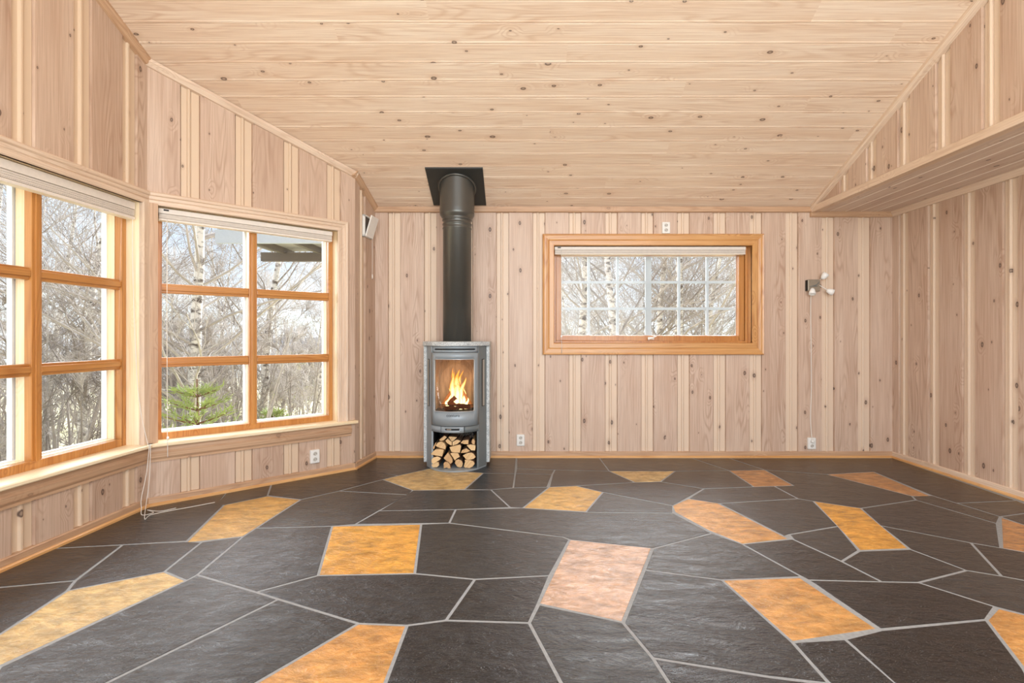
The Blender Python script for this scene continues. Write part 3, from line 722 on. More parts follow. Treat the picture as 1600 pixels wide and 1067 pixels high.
# side columns: angled cheek plates plus back plates
for s in (-1, 1):
    mb = MB(); poly = [(s*.188, -.150), (s*.204, -.156), (s*.264, -.05), (s*.264, .2), (s*.252, .2), (s*.252, -.03)]
    mb.prism(poly if s > 0 else poly[::-1], sm_, .012, 1.068); sp = mb.build('side_panel', M_stovedk if s > 0 else M_stove, st, bevel=.002)  # right panel gets the grey with shade coloured in
    d = Vector((s*.06, .106, 0)).normalized(); nrm = Vector((s*d.y*s*s, -abs(d.x), 0)); nrm = Vector((s*.87, -.49, 0))
    c0 = Vector((s*.2375, -.0975, 0)); mb = MB()
    a0, a1 = c0-d*.018, c0+d*.022
    for zz0, zz1 in ((.54, .955),):
        q = [a0+nrm*.0015, a1+nrm*.0015]; mb.face([q[0]+Vector((0,0,zz0)), q[1]+Vector((0,0,zz0)), q[1]+Vector((0,0,zz1)), q[0]+Vector((0,0,zz1))])
    mb.build('side_slot', M_cast, sp)
    mb = MB(); q = [c0-d*.008+nrm*.003, a1+nrm*.003]; mb.face([q[0]+Vector((0,0,.545)), q[1]+Vector((0,0,.545)), q[1]+Vector((0,0,.95)), q[0]+Vector((0,0,.95))]); mb.build('slot_inlay', plain('slot_light', srgb(170,168,158), .4, .3), sp)
    mb = MB(); x0, x1 = sorted((s*.265, s*.293)); mb.box((x0, -.046, .035), (x1, .2, .556)); mb.box((x0, -.046, .558), (x1, .2, 1.069)); mb.build('stone_side', M_stone, st, bevel=.003)['label'] = 'pale grey soapstone side slab'
top = [(x*1.0, y) for x, y in arcpts(.215, .02)]+[(.297, -.07), (.297, .205), (-.297, .205), (-.297, -.07)]
mb = MB(); mb.prism(top, sm_, 1.07, 1.108); mb.build('stone_top', M_stone, st, bevel=.004)['label'] = 'pale grey soapstone top slab'
mb = MB(); mb.box((-.252, .188, .012), (.252, .2, 1.068)); mb.build('back_plate', M_cast, st)
# log niche lining and firebox
mb = MB(); mb.prism(arcpts(.2, -.012)+[(.25, -.03), (.25, .188), (-.25, .188), (-.25, -.03)], sm_, .335, .36); mb.build('niche_ceiling', M_cast, st)
for s in (-1, 1): x0, x1 = sorted((s*.19, s*.196)); mb = MB(); mb.box((x0, -.145, .012), (x1, .188, .335)); mb.build('niche_lining', M_cast, st)
fb = MB(); fb.box((-.2, .12, .46), (.2, .135, 1.01)); 
for s in (-1, 1): x0, x1 = sorted((s*.185, s*.2)); fb.box((x0, -.14, .46), (x1, .12, 1.01))
fb.box((-.2, -.14, .985), (.2, .12, 1.01))
for i in range(7): fb.box((-.17+i*.052, .112, .47), (-.17+i*.052+.03, .122, .985))
fb.build('firebox_lining', M_fbrick, st)
fb = MB(); fb.prism(arcpts(.196, -.03)+[(.2, .12), (-.2, .12)], sm_, .44, .50); fb.build('firebox_floor', M_cast, st)
# vent strip on top
vs = curved(-.205, .205, 1.016, 1.068, .0, .01, holes=[(-.175, .18, 1.036, 1.047)]).build('top_vent', M_stove, st)
mb = curved(-.18, .182, 1.034, 1.049, -.006, .004).build('vent_slot', M_black, vs)
# door
door = curved(-.204, .206, .388, 1.013, .004, .012, holes=[(-.168, .168, .512, .957)])
do = door.build('door', M_stove, st, bevel=.0)
def rim(x0, x1, z0, z1, rc=.014, r=.0035, off=.006, n=8):
    pts = []
    def seg(xa, za, xb, zb, k=14):
        for i in range(k): pts.append((xa+(xb-xa)*i/k, za+(zb-za)*i/k))
    def arc(cx, cz, a0):
        for i in range(5): a = a0+PI/2*i/5; pts.append((cx+rc*math.cos(a), cz+rc*math.sin(a)))
    seg(x0+rc, z0, x1-rc, z0); arc(x1-rc, z0+rc, -PI/2); seg(x1, z0+rc, x1, z1-rc, 6); arc(x1-rc, z1-rc, 0); seg(x1-rc, z1, x0+rc, z1); arc(x0+rc, z1-rc, PI/2); seg(x0, z1-rc, x0, z0+rc, 6); arc(x0+rc, z0+rc, PI)
    pts.append(pts[0]); q = [Vector((x*(RA+off)/RA, ay(x)-off*math.sqrt(1-(x/RA)**2), z)) for x, z in pts]
    return MB().tube(q, r, 6, cap=False)
rim(-.168, .168, .512, .957).build('window_rim', plain('rim_metal', srgb(200,204,206), .3, .5), do)
g_ = curved(-.170, .170, .510, .959, -.001, .003).build('door_glass', M_sglass, do)
# corner fillets of the glass opening
for sx in (-1, 1):
    for cz, sz_ in ((.512, 1), (.957, -1)):
        c = (sx*(.168-.014), cz+sz_*.014); arcq = [(c[0]+sx*.014*math.cos(a), c[1]-sz_*.014*math.sin(a)) for a in [PI/2*i/6 for i in range(7)]]
        pl = [(sx*.168, cz)]+arcq
        mb = MB(); mb.face([Vector((x, ay(x, 0)-.004, z)) for x, z in pl]); mb.build('corner_fillet', M_stove, do)
# lower flaps with ash handle slot
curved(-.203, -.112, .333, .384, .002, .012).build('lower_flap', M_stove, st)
curved(-.106, .088, .333, .384, .006, .012, holes=[(-.07, .05, .355, .369)]).build('ash_drawer', M_stove, st)
curved(-.072, .052, .353, .371, .0, .003).build('drawer_slot', M_black, st)
curved(-.058, -.02, .357, .366, .004, .004).build('slider', plain('bright_steel', srgb(205,205,205), .25, .9), st)
curved(.094, .205, .333, .384, .002, .012).build('lower_flap', M_stovedk, st)  # right flap in the shade-coloured grey too
# maker's lettering
cu = bpy.data.curves.new('t', 'FONT'); cu.body = 'contura'; cu.size = .036; cu.align_x = 'CENTER'; cu.extrude = .0005
to = bpy.data.objects.new('t', cu); C.objects.link(to); bpy.context.view_layer.update()
me = bpy.data.meshes.new_from_object(to.evaluated_get(bpy.context.evaluated_depsgraph_get())); bpy.data.objects.remove(to)
me.materials.clear(); me.materials.append(M_logo)
for v in me.vertices:
    x, y, z = v.co; v.co = (x-.004, ay(x)-.0055-z, .470+y)
lg = bpy.data.objects.new('maker_lettering', me); C.objects.link(lg); lg.parent = do
# flue -------------------------------------------------------------------
fl_ = empty('flue_pipe', (SX, SY, 1.108), label='dark grey stove pipe rising from the stove to the ceiling', cat='pipe')
zt = zc(SY)-1.108
mb = MB(); mb.lathe([(.120, 0), (.1265, .0), (.1265, 1.0), (.1315, 1.006), (.1315, 1.012), (.1265, 1.018), (.1265, 1.036), (.1315, 1.042), (.1315, 1.050), (.125, 1.056), (.125, 1.068), (.126, 1.085)], 48); mb.build('lower_pipe', M_flue, fl_)
mb = MB(); mb.lathe([(.128, 1.078), (.133, 1.08), (.133, 1.088), (.129, 1.092), (.137, 1.105), (.151, 1.125), (.156, 1.14), (.154, 1.15), (.156, 1.17), (.1545, 1.18), (.1545, zt+.1)], 48); mb.build('wide_sleeve', M_flue, fl_)
# tilted square plate under the sloping ceiling and collar ring following it
sl = math.atan(.456); cy = (4.385+4.824)/2
plt = MB()
for_pts = lambda x, y, o: Vector((x-SX, y-SY, zc(y)-o-1.108))
pp = [(-.817, 4.385), (-.322, 4.385), (-.322, 4.828), (-.817, 4.828)]
A = [for_pts(x, y, .012) for x, y in pp]; B = [for_pts(x, y, -.004) for x, y in pp]
plt.face(A); plt.face(B[::-1])
for i in range(4): plt.face([A[i], B[i], B[(i+1) % 4], A[(i+1) % 4]])
plt.build('ceiling_plate', M_plate, fl_)['label'] = 'square black plate where the pipe meets the ceiling'
mb = MB(); ringp = [Vector((.161*math.cos(a), .161*math.sin(a), zc(SY+.161*math.sin(a))-.018-1.108)) for a in [2*PI*i/48 for i in range(49)]]
mb.tube(ringp, .0105, 10, cap=False); mb.build('collar_ring', M_flue, fl_)

# firewood in the niche ---------------------------------------------------
LG = [
 ('reddish split chip at the upper left of the log niche', [(330,340),(430,260),(480,290),(420,350),(350,365)]),
 ('half-round log with pale end, upper left in the niche', [(260,450),(300,395),(380,375),(440,420),(460,480),(450,530),(360,505),(280,475)]),
 ('wide split log lying under the half-round one at the left', [(170,610),(250,535),(330,525),(420,540),(385,670),(300,655),(180,635)]),
 ('wedge log third from the floor at the left side', [(175,740),(210,690),(290,665),(365,700),(340,735),(215,815),(180,790)]),
 ('small round log at the bottom left corner of the niche', [(175,865),(210,820),(260,800),(320,800),(330,860),(290,900),(210,910)]),
 ('pointed triangular log standing above the second bottom log', [(415,700),(500,590),(545,650),(590,730),(590,780),(550,815),(490,770)]),
 ('second bottom log from the left, squarish end', [(415,800),(450,775),(500,775),(540,830),(555,900),(500,905),(480,885),(420,905)]),
 ('kite-shaped split log in the centre of the pile', [(545,605),(600,595),(700,600),(735,675),(670,710),(635,750),(600,690)]),
 ('rounded bottom log, third from the left', [(635,820),(650,770),(700,745),(770,770),(795,830),(780,890),(740,910),(680,890)]),
 ('largest pale split log in the middle of the pile', [(530,485),(600,465),(740,430),(760,470),(735,595),(640,590),(570,580)]),
 ('narrow wedge log left of the top centre', [(450,360),(500,320),(520,345),(575,385),(575,455),(540,440),(480,400)]),
 ('uppermost triangular log at the top centre of the pile', [(510,285),(560,275),(680,290),(620,350),(575,375)]),
 ('leaf-shaped log leaning right of the top centre', [(590,380),(680,335),(755,365),(690,420),(590,460)]),
 ('flat split log at the upper right with bark shreds on it', [(745,405),(800,350),(905,340),(900,430),(820,425)]),
 ('squarish log on the right, second row from the top', [(865,450),(940,430),(1040,450),(1035,550),(960,550),(920,510)]),
 ('low triangular log under the squarish right one', [(755,600),(780,540),(860,505),(940,560),(870,590)]),
 ('greyish round log above the bottom right log', [(790,650),(880,600),(960,590),(1010,620),(1045,680),(1000,715),(900,740),(850,720)]),
 ('big round log at the bottom right corner of the niche', [(810,880),(835,790),(830,750),(930,755),(1000,780),(1025,830),(980,890),(920,915),(830,905)]),
 ('thin upright log at the upper right edge of the niche', [(960,390),(980,330),(1010,330),(1030,380),(1025,435),(985,430)]),
 ('thin sliver of wood at the far left of the pile', [(205,490),(255,400),(280,390),(250,460),(230,525),(205,515)]),
]
rr = random.Random(2)
for lab, poly in LG:
    Y = 4.425+rr.uniform(-.012, .02); ln = rr.uniform(.22, .28)
    q = [((660+x/12.55-VX)*Y/F, EYE-(660+y/12.55-VY)*Y/F) for x, y in poly]
    cx = sum(p[0] for p in q)/len(q); cz = min(p[1] for p in q)
    q = [(p[0]-cx, p[1]-cz) for p in q]; dz = max(cz, .0135)
    # densify and roughen outline
    d = []
    for i in range(len(q)):
        a, b = Vector(q[i]), Vector(q[(i+1) % len(q)])
        d += [a, a.lerp(b, .5)+Vector((rr.uniform(-.001, .001), rr.uniform(0, .001)))]
    mb = MB(); f0 = lambda x, y, t: Vector((x+t*.02*(lab.count('e') % 3-1)*.3, t, y))
    mb.prism([(p.x, p.y) for p in d][::-1], f0, 0, ln, mat=0, matside=1, col=(rr.uniform(0, 1), 0, 0, 1))
    o = mb.build('firewood_log', [W['logend'], M_bark if rr.random() < .7 else W['logend']], grain=(0,1,0), bevel=.0015)
    o.location = (cx, Y, dz); tag(o, lab, 'firewood', 'split logs stacked in the stove niche')
mb = MB()
for i in range(26):
    x = rr.uniform(-.0, .14); z = .30+rr.uniform(-.01, .025); a = rr.uniform(0, 6); p = Vector((x, rr.uniform(0, .03), z))
    mb.tube(smooth([p, p+Vector((.012*math.cos(a), 0, .01*math.sin(a))), p+Vector((.02*math.cos(a+1.2), .004, .02*math.sin(a+1)))], 3), .0018, 5)
tag(mb.build('bark_shreds', plain('shred', srgb(92,86,80), .8, noise=.5, nscale=90), loc=(SX+.02, 4.42, 0)), 'loose dark bark shreds on top of the right logs in the niche', 'bark', kind='stuff')

# fire ---------------------------------------------------------------------
def flame_mat():
    m, nt, b = newmat('flame'); nt.nodes.remove(b); g = NT(nt); out = [n for n in nt.nodes if n.type == 'OUTPUT_MATERIAL'][0]
    tc = g.n('ShaderNodeTexCoord'); gz = g.n('ShaderNodeSeparateXYZ'); g.l(tc.outputs['Object'], gz.inputs[0])
    lw = g.n('ShaderNodeLayerWeight'); lw.inputs[0].default_value = .35
    mp = g.n('ShaderNodeMapping'); mp.inputs['Scale'].default_value = (40, 40, 12); g.l(tc.outputs['Object'], mp.inputs[0])
    n = g.noise(mp.outputs[0], 1, 3)
    core = g.math('SUBTRACT', 1, lw.outputs['Facing'], True)
    hot = g.math('MULTIPLY', core, g.ramp(gz.outputs[2], (.0, .3, 1.15, .45)))
    cr = g.n('ShaderNodeValToRGB'); e = cr.color_ramp.elements; e[0].position = .15; e[0].color = (1, .12, .01, 1); e[1].position = .95; e[1].color = (1, .85, .42, 1)
    e2 = e.new(.5); e2.color = (1, .36, .04, 1); g.l(g.math('ADD', hot, g.math('MULTIPLY', n, .25)), cr.inputs[0])
    em = g.n('ShaderNodeEmission'); g.l(cr.outputs[0], em.inputs[0]); g.l(g.ramp(hot, (.1, 1, .9, 3.2)), em.inputs[1])
    tr = g.n('ShaderNodeBsdfTransparent'); mx = g.n('ShaderNodeMixShader')
    al = g.math('MULTIPLY', g.ramp(core, (.05, .6)), g.ramp(n, (.3, .55, .35, 1)), True)
    g.l(al, mx.inputs[0]); g.l(tr.outputs[0], mx.inputs[1]); g.l(em.outputs[0], mx.inputs[2]); g.l(mx.outputs[0], out.inputs[0]); return m
M_flame = flame_mat()
fire = empty('fire', (SX, SY-.03, .50), label='orange fire burning behind the stove door glass', cat='fire')
def flame(x, y, z, h, r, lean, seed):
    q = random.Random(seed); pts = []; rad = []; n = 12
    for i in range(n+1):
        t = i/n; pts.append((x+lean*t*t*h+.012*math.sin(t*7+seed)*t, y+.006*math.sin(t*6+seed*2), z+h*t))
        rad.append(max(.0008, r*(math.sin(PI*min(1, .22+t*.78))**.8)*(1-.35*t)*(1+.12*math.sin(t*13+seed))))
    return MB().tube(pts, rad, 14)
for i, a in enumerate(((0,-.02,.09,.27,.036,.08), (-.03,-.01,.05,.29,.030,-.02), (.035,-.01,.07,.22,.026,.2), (-.055,0,.03,.16,.024,-.05), (.06,0,.03,.16,.022,.1), (.0,-.04,.03,.2,.034,.15), (-.02,.02,.1,.27,.02,-.08), (.02,.02,.14,.21,.018,.12), (-.08,-.02,.02,.1,.02,-.1), (.085,-.03,.01,.10,.018,.2), (.04,-.04,0,.13,.022,0))):
    flame(*a, i).build('flame', M_flame, fire)
M_char = plain('charred_log', srgb(70,48,38), .9, noise=.6, nscale=50, bump=.8, emit=(1,.2,.03,1), es=.12)
M_ember = plain('glowing_wood', srgb(150,100,66), .8, noise=.5, nscale=60, emit=(1,.32,.08,1), es=.35)
rl = random.Random(8)
for i, (a, b, r, m) in enumerate((((-.14,-.03,.02), (-.01,.0,.22), .014, M_ember), ((.14,-.02,.02), (.015,0,.24), .013, M_ember), ((-.11,.03,.02), (.0,.04,.19), .017, M_ember), ((.10,.04,.02), (0,.03,.2), .016, M_char), ((-.10,-.06,.018), (.07,-.04,.03), .022, M_char), ((-.03,-.07,.06), (.12,-.04,.03), .02, M_char), ((-.06,-.05,.05), (-.0,-.05,.11), .03, M_char))):
    A, B = Vector(a), Vector(b); pts = [A.lerp(B, k/5)+Vector((rl.uniform(-.003,.003),)*3) for k in range(6)]
    o = MB().tube(pts, [r*rl.uniform(.85, 1.1) for _ in pts], 6, smooth=False).build('burning_log', m)
    o.location = (SX, SY-.03, .50); tag(o, ['steep glowing stick leaning in from the left of the fire', 'steep glowing stick leaning in from the right of the fire', 'second glowing stick behind on the left in the fire', 'charred stick leaning behind on the right in the fire', 'charred log lying flat in front at the fire bottom', 'charred log lying to the right at the fire bottom', 'thick dark block of charred wood in the fire'][i], 'firewood', 'burning wood in the stove')
mb = MB()
for i in range(4): mb.tube([(-.15, -.10-.012*0, .012+.013*i), (0, -.175+.006*i, .012+.013*i), (.15, -.10, .012+.013*i)], .004, 6)
gr = mb.build('log_guard', M_cast, st); gr.location = (0, -.0, .50)
gr.location = (0, .02, .50)

# ------------------------------------------------------------------ outdoors
def bark_mat():
    m, nt, b = newmat('birch_bark'); g = NT(nt); tc = g.n('ShaderNodeTexCoord').outputs['Object']
    mp = g.n('ShaderNodeMapping'); g.l(tc, mp.inputs[0]); mp.inputs['Scale'].default_value = (2, 2, 5)
    n = g.noise(mp.outputs[0], 2.2, 5, .7)
    c = g.mix(g.ramp(n, (.47, .60)), srgb(222,216,208), srgb(92,80,72)); g.l(c, b.inputs['Base Color']); b.inputs['Roughness'].default_value = .8; return m
M_birch = bark_mat()
M_twig = plain('twig', srgb(176,167,160), .9, noise=.25, nscale=3)
M_twigd = plain('dark_twig', srgb(146,136,128), .9, noise=.3, nscale=3)
def ground_h(x, y):
    d = math.hypot(x, y); return -1.1-.05*max(0, d-6)-.002*0
def grow(rng, p, d, L, r, lvl, br, tr, up):
    n = 5 if lvl < 2 else 3; pts = [p.copy()]; rad = [r]; q = p.copy(); v = d.normalized()
    for i in range(n):
        v = (v+Vector((rng.uniform(-1,1), rng.uniform(-1,1), rng.uniform(-1,1)))*(.2 if lvl else .07)+Vector((0,0,up))).normalized()
        q = q+v*(L/n); pts.append(q.copy()); rad.append(max(r*(1-(i+1)/n*.8), .0022))
    (tr if lvl == 0 else br).tube(pts, rad, (10, 5, 3, 3)[lvl], cap=False)
    return pts, v
def tree_proto(seed, H, r0, n1=26, multi=1, low=.15, spread=.55):
    rng = random.Random(seed); tr, br = MB(), MB()
    for mstem in range(multi):
        a = rng.uniform(0, 6.28); d0 = Vector((math.cos(a)*.18*(multi > 1), math.sin(a)*.18*(multi > 1), 1)).normalized()
        n = 12; pts = []; q = Vector((math.cos(a)*.12*(multi > 1), math.sin(a)*.12*(multi > 1), -.3)); v = d0.copy(); rad = []
        for i in range(n+1):
            pts.append(q.copy()); rad.append(max(r0*(1-i/n)**.8, .006)); v = (v+Vector((rng.uniform(-1,1), rng.uniform(-1,1), 0))*.07).normalized(); q = q+v*(H/n)
        tr.tube(pts, rad, 9, cap=False)
        for k in range(n1//multi if multi > 1 else n1):
            t = low+(1-low)*rng.random()**.9; i = min(int(t*n), n-1); p = pts[i].lerp(pts[i+1], t*n-i)
            a = rng.uniform(0, 6.28); d = Vector((math.cos(a), math.sin(a), rng.uniform(.3, 1.1)))
            L1 = H*(.16+.3*(1-t))*spread*2*rng.uniform(.6, 1.1); P1, _ = grow(rng, p, d, L1, rad[i]*.30, 1, br, tr, .09)
            for s in range(11):
                f = rng.uniform(.2, 1)*(len(P1)-1); j = min(int(f), len(P1)-2); p2 = P1[j].lerp(P1[j+1], f-j)
                dd = (P1[j+1]-P1[j]).normalized()+Vector((rng.uniform(-1,1), rng.uniform(-1,1), rng.uniform(-.6,.9)))*.9
                P2, _ = grow(rng, p2, dd, L1*rng.uniform(.25, .5), .007, 2, br, tr, .04)
                for s2 in range(6):
                    f = rng.uniform(.2, 1)*(len(P2)-1); j = min(int(f), len(P2)-2); p3 = P2[j].lerp(P2[j+1], f-j)
                    dd = (P2[j+1]-P2[j]).normalized()+Vector((rng.uniform(-1,1), rng.uniform(-1,1), rng.uniform(-.8,.8)))
                    grow(rng, p3, dd, L1*rng.uniform(.1, .25), .0035, 3, br, tr, 0)
    return tr, br
def tree_obj(name, seed, H, r0, mats, loc, label, group, **k):
    tr, br = tree_proto(seed, H, r0, **k); r = empty(name, loc, label=label, cat='tree', group=group)
    tr.build('trunk', mats[0], r, merge=False); br.build('branches', mats[1], r, merge=False); return r
def copy_tree(o, parent=None):
    c = o.copy(); C.objects.link(c); c.parent = parent
    for ch in o.children: copy_tree(ch, c)
    return c
def ray(x, dist):     # ground point seen in direction of image column x, at horizontal distance dist
    k = (x-VX)/F; n = math.sqrt(1+k*k); X, Y = k/n*dist, dist/n; return Vector((X, Y, ground_h(X, Y)))
protos = []
spec = [('birch_tree', 11, 9.0, .11, 30, 1, .12, .5), ('birch_tree', 12, 8.0, .09, 28, 1, .15, .6), ('birch_tree', 13, 7.5, .08, 34, 1, .12, .5), ('birch_tree', 14, 10., .12, 32, 1, .2, .5), ('birch_tree', 15, 6.5, .05, 36, 1, .08, .5)]
BG = 'bare birches outside the windows'
BL = 'slender leafless birch standing outside among the other bare trees'
for nm, sd, H, r0, n1, mu, lo, spd in spec:
    protos.append(tree_obj(nm, sd, H, r0, (M_birch, M_twig if sd % 2 else M_twigd), (0, 0, 0), BL, BG, n1=n1, multi=mu, low=lo, spread=spd))
used = set()
def put(i, x, dist, s=1, rz=None, label=None):
    o = protos[i] if i not in used else copy_tree(protos[i]); used.add(i)
    o.location = ray(x, dist); o.scale = (s, s, s); o.rotation_euler = (0, 0, R.uniform(0, 6.28) if rz is None else rz)
    if label: o['label'] = label; 
    elif 'label' in o: o['label'] = BL
    return o
# signature trees
put(0, 300, 9.5, 1.0, .4, 'thick white birch trunk outside the angled bay window, left pane')
put(3, 408, 13, .9, 1.0, 'white birch seen just right of the central bar of the bay window')
put(1, 128, 13.0, 1.0, 2, 'nearest birch with heavy limbs outside the leftmost window')
for i, (x, d, p, s) in enumerate([
  (20, 12, 2, .9), (70, 17, 3, .8), (165, 17, 0, .8), (-20, 15, 0, .9), (40, 24, 1, .9), (185, 24, 2, .9), (100, 27, 4, 1),
  (262, 14, 4, .7), (350, 15, 2, .8), (280, 24, 2, .8), (335, 26, 3, .8), (455, 18, 4, .8), (500, 15, 2, .6), (430, 28, 0, .8), (490, 30, 3, .7), (515, 22, 4, .8), (255, 26, 3, .9),
  (905, 10.5, 0, .95), (940, 17, 1, .8), (973, 9.5, 3, .8), (885, 19, 2, .9), (1028, 11.5, 1, 1), (1052, 10.5, 0, .95), (1072, 15, 3, .8), (1100, 13, 1, .9), (1140, 16, 4, .9), (1000, 24, 2, .8), (1038, 22, 3, .8), (1120, 24, 1, .9), (870, 14, 4, .8)]):
    put(p, x, d, s)
# undergrowth: leafless multi-stemmed saplings
sp = tree_obj('sapling', 31, 3.0, .022, (M_twigd, M_twig), (0,0,0), 'thin leafless sapling in the undergrowth beyond the window', 'saplings in the undergrowth', n1=24, multi=6, low=.1, spread=.45)
sp2 = tree_obj('sapling', 32, 3.6, .025, (M_twig, M_twigd), (0,0,0), 'thin leafless sapling in the undergrowth beyond the window', 'saplings in the undergrowth', n1=28, multi=7, low=.1, spread=.4)
first = {0: True, 1: True}; rs = random.Random(77)
for i in range(44):
    x = rs.uniform(-30, 200) if i < 15 else (rs.uniform(240, 530) if i < 40 else rs.uniform(870, 1160)); d = rs.uniform(9, 24) if i < 40 else rs.uniform(16, 28)
    k = i % 2; base = (sp, sp2)[k]; o = base if first[k] else copy_tree(base); first[k] = False
    o.location = ray(x, d); s = rs.uniform(.7, 1.1); o.scale = (s, s, s); o.rotation_euler = (0, 0, rs.uniform(0, 6.28))
# young pine
def pine(name, H, loc, label, seed):
    rng = random.Random(seed); r = empty(name, loc, label=label, cat='tree'); tr = MB(); tr.tube([(0,0,-.2), (.02,0,H*.5), (0,0,H)], [.04, .025, .008], 8); nd = MB()
    for w in range(9):
        z = H*(.12+.85*w/9); L = H*.42*(1-w/10)+.08
        for k in range(6):
            a = k*PI/3+w*.5+rng.uniform(-.2,.2); p = Vector((0,0,z)); v = Vector((math.cos(a), math.sin(a), .25)); pts = [p+v*L*t+Vector((0,0,.12*L*t*t)) for t in (0,.33,.66,1)]
            tr.tube(pts, [.012,.009,.006,.003], 4, cap=False)
            for t_ in range(22):
                t = rng.uniform(.25, 1.05); b = p+v*L*t+Vector((0,0,.12*L*t*t))+Vector((rng.uniform(-1,1), rng.uniform(-1,1), rng.uniform(-.6,1)))*.04
                dv = Vector((rng.uniform(-1,1), rng.uniform(-1,1), rng.uniform(-.1,1)))+v*.7; dv.normalize(); s = dv.cross(Vector((0,0,1))).normalized()*.009
                nd.face([b-s, b+s, b+dv*.13])
                s2 = Vector((0,0,.009)); nd.face([b-s2, b+s2, b+dv*.12+s])
    tr.build('trunk', M_bark, r, merge=False); nd.build('needles', plain('pine_needles', srgb(160,172,104), .7, noise=.3, nscale=4), r, merge=False); return r
pine('young_pine', 1.8, ray(308, 7.6), 'small bright green young pine outside the bay window, lower left pane', 4)
pine('young_pine', 2.6, ray(452, 21), 'yellow green young pine farther off, right pane of the bay window', 5)
pine('young_pine', 1.2, ray(425, 10), 'low green pine tip at the bottom right pane of the bay window', 6)
# ground and hills
mb = MB(); N = 48; rg = random.Random(1)
g0 = [[None]*(N+1) for _ in range(N+1)]
for i in range(N+1):
    for j in range(N+1):
        x = -90+170*i/N; y = -20+130*j/N; g0[i][j] = (x, y, ground_h(x, y)+rg.uniform(-.08, .08)-(0 if (x < -2.8 or y > 5.2) else .4))
for i in range(N):
    for j in range(N): mb.face([g0[i][j], g0[i+1][j], g0[i+1][j+1], g0[i][j+1]], smooth=True)
def ground_mat():
    m, nt, b = newmat('winter_grass'); g = NT(nt); tc = g.n('ShaderNodeTexCoord').outputs['Object']
    n = g.noise(tc, .6, 4); n2 = g.noise(tc, 9, 5, .7)
    c = g.mix(g.ramp(n, (.4, .62)), srgb(226,214,176), srgb(188,182,130)); c = g.mix(g.math('MULTIPLY', g.ramp(n2, (.4, .7)), .5), c, srgb(150,138,110))
    g.l(c, b.inputs['Base Color']); b.inputs['Roughness'].default_value = .95; return m
gr = mb.build('ground', ground_mat()); tag(gr, kind='structure')
def hill_mat():
    m, nt, b = newmat('forest_hill'); g = NT(nt); tc = g.n('ShaderNodeTexCoord').outputs['Object']
    mp = g.n('ShaderNodeMapping'); g.l(tc, mp.inputs[0]); mp.inputs['Scale'].default_value = (1, 1, 2)
    n = g.noise(mp.outputs[0], .35, 6, .8); n2 = g.noise(tc, .03, 3)
    c = g.mix(g.ramp(n, (.4, .6)), srgb(112,118,118), srgb(168,170,168)); c = g.mix(g.math('MULTIPLY', g.ramp(n2, (.45, .6)), .35), c, srgb(150,160,140))
    g.l(c, b.inputs['Base Color']); b.inputs['Roughness'].default_value = 1; return m
mb = MB(); NA = 160; prev = None
for i in range(NA+1):
    a = math.radians(-82+124*i/NA); dx, dy = math.sin(a), math.cos(a)     # angle from +Y, negative to the left
    left = max(0, min(1, (-a-.1)/.5)); top = 10+left*13+2.5*math.sin(a*7)+1.2*math.sin(a*19)+.7*math.sin(a*71)+.5*math.sin(a*173)
    col = [Vector((dx*d, dy*d, z)) for d, z in ((85, -6), (150, -5), (220, top*.45), (300, top*.85), (360, top))]
    if prev:
        for k in range(4): mb.face([prev[k], col[k], col[k+1], prev[k+1]], smooth=True)
    prev = col
tag(mb.build('hills', hill_mat()), kind='structure')
# far house
hp = ray(484, 34); hs = empty('house', hp, .3, label='distant pale yellow house glimpsed through the bay window, right pane', cat='house')
M_hw = plain('house_wall', srgb(226,214,184), .8, noise=.05); M_hr = plain('house_roof', srgb(120,122,128), .8)
mb = MB(); mb.box((-2.2, -2, -.5), (2.2, 2, 2.4)); mb.build('wall', M_hw, hs)
mb = MB(); mb.prism([(-2.5, 2.3), (2.5, 2.3), (0, 3.6)], lambda x, y, t_: Vector((t_, x, y)), -2.6, 2.6); mb.build('roof', M_hr, hs)
for x in (-1.3, .1, 1.3):
    mb = MB(); mb.box((x-.35, -2.05, .8), (x+.35, -2.0, 1.7)); w_ = mb.build('window', M_whitepaint, hs); mb = MB(); mb.box((x-.28, -2.07, .87), (x+.28, -2.05, 1.63)); mb.build('pane', plain('pane', srgb(110,120,130), .3), w_)
# roof overhang of the neighbouring wing, seen high in the bay window
ro = empty('porch_roof', (-2.6, 6.4, 0), label='grey roof edge with dark rafters outside the top of the bay window', cat='roof')
mb = MB(); mb.box((-1.02, -.33, 2.26), (1.25, -.28, 2.42)); mb.build('fascia', plain('fascia_grey', srgb(176,184,194), .6, noise=.04), ro)
mb = MB(); mb.box((-1.0, -.28, 2.38), (1.25, 1.0, 2.44)); mb.build('deck', plain('dark_boards', srgb(150,146,144), .8, noise=.1), ro)
for k in range(4): mb = MB(); mb.box((-.72+k*.5, -.28, 2.30), (-.66+k*.5, 1.0, 2.39)); mb.build('rafter', plain('rafter', srgb(96,88,82), .8), ro)
mb = MB(); mb.box((-1.0, .7, 2.2), (1.25, .78, 2.32)); mb.build('beam', plain('beam_brown', srgb(104,96,92), .8), ro)
pp_ = empty('porch_post', (-2.44, 6.45, ground_h(-2.44, 6.45)), label='pale grey post outside, right edge of the bay window', cat='post')
mb = MB(); mb.box((-.03, -.03, -.1), (.03, .03, 2.38-ground_h(-2.44, 6.45))); mb.build('post_shaft', plain('post_grey', srgb(168,172,176), .6), pp_)
mb = MB(); mb.box((-.06, -.06, -.1), (.06, .06, .12)); mb.build('post_foot', plain('foot_grey', srgb(140,142,142), .8), pp_)

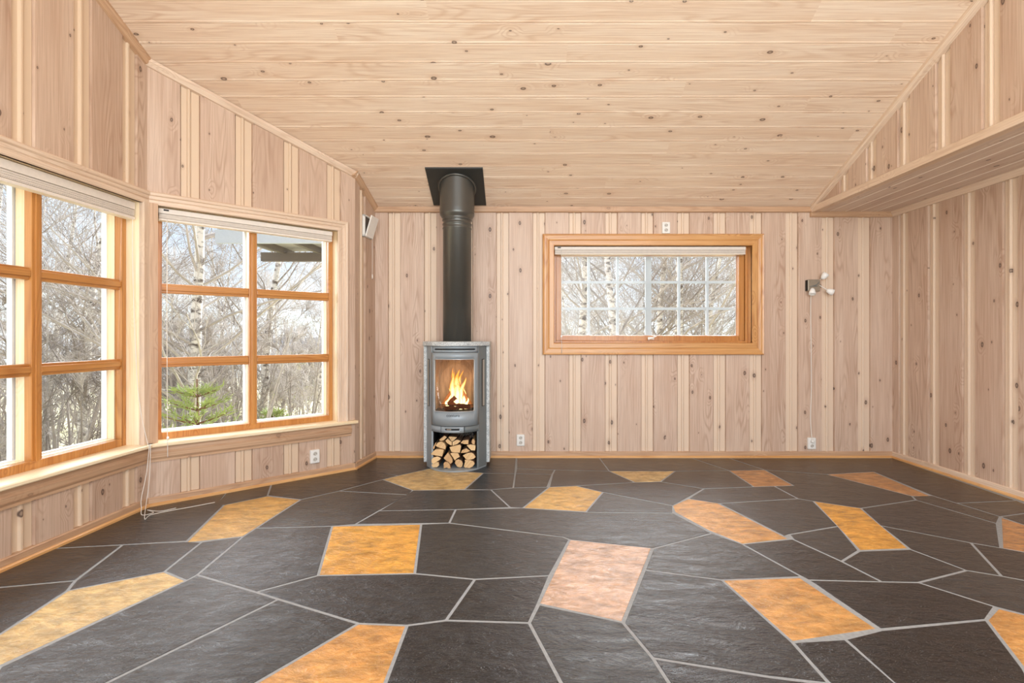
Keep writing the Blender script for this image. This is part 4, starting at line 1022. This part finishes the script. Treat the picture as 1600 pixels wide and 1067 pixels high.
# ------------------------------------------------------------------ sky and light
w = bpy.data.worlds.new('sky'); bpy.context.scene.world = w; w.use_nodes = True; nt = w.node_tree; g = NT(nt)
for n in list(nt.nodes): nt.nodes.remove(n)
out = g.n('ShaderNodeOutputWorld'); bg = g.n('ShaderNodeBackground'); g.l(bg.outputs[0], out.inputs[0])
tc = g.n('ShaderNodeTexCoord').outputs['Generated']; sx = g.n('ShaderNodeSeparateXYZ'); g.l(tc, sx.inputs[0])
c = g.mix(g.ramp(sx.outputs[2], (.04, .42)), (.84, .92, 1, 1), (.36, .58, .92, 1))
cl = g.ramp(g.noise(tc, 5, 5, .6), (.45, .62)); c = g.mix(g.math('MULTIPLY', cl, .75), c, (1, 1, 1, 1))
g.l(c, bg.inputs[0]); bg.inputs[1].default_value = 1.12
def lamp_area(name, loc, rot, size, sy, power, col=(1,1,1)):
    l = bpy.data.lights.new(name, 'AREA'); l.shape = 'RECTANGLE'; l.size = size; l.size_y = sy; l.energy = power; l.color = col
    o = bpy.data.objects.new(name, l); C.objects.link(o); o.location = loc; o.rotation_euler = rot; return o
lamp_area('rear_fill_light', (.5, YREAR+.06, 2.1), (math.radians(90), 0, 0), 4.4, 3.0, 225, (.93, .97, 1))  # unseen area lamp added behind the viewer to fill the room
s = bpy.data.lights.new('soft_daylight', 'SUN'); s.energy = 7.5; s.angle = math.radians(75); s.color = (.97, .985, 1)
so_ = bpy.data.objects.new('soft_daylight', s); C.objects.link(so_); so_.rotation_euler = Vector((-.9, .40, .36)).to_track_quat('Z', 'Y').to_euler()
s = bpy.data.lights.new('north_sky', 'SUN'); s.energy = 17; s.angle = math.radians(60); s.color = (.93, .97, 1)
so_ = bpy.data.objects.new('north_sky', s); C.objects.link(so_); so_.rotation_euler = Vector((.22, 1, .52)).to_track_quat('Z', 'Y').to_euler()
s = bpy.data.lights.new('stove_glow', 'POINT'); s.energy = .9; s.color = (1, .6, .32); s.shadow_soft_size = .04
o = bpy.data.objects.new('stove_glow', s); C.objects.link(o); o.location = (SX, SY-.14, .80)

# ------------------------------------------------------------------ camera
cam = bpy.data.cameras.new('camera'); co = bpy.data.objects.new('camera', cam); C.objects.link(co)
co.location = (0, 0, EYE); co.rotation_euler = (math.radians(90), 0, 0)
cam.sensor_fit = 'HORIZONTAL'; cam.sensor_width = 36; cam.lens = 36*F/1600
cam.shift_x = -(VX-800)/1600; cam.shift_y = -(533.5-VY)/1600; cam.clip_start = .05; cam.clip_end = 1000
sc = bpy.context.scene; sc.camera = co
sc.view_settings.view_transform = 'Standard'; sc.view_settings.exposure = .12; sc.view_settings.gamma = 1.0
sc.cycles.max_bounces = 8; sc.cycles.diffuse_bounces = 4; sc.cycles.transparent_max_bounces = 24
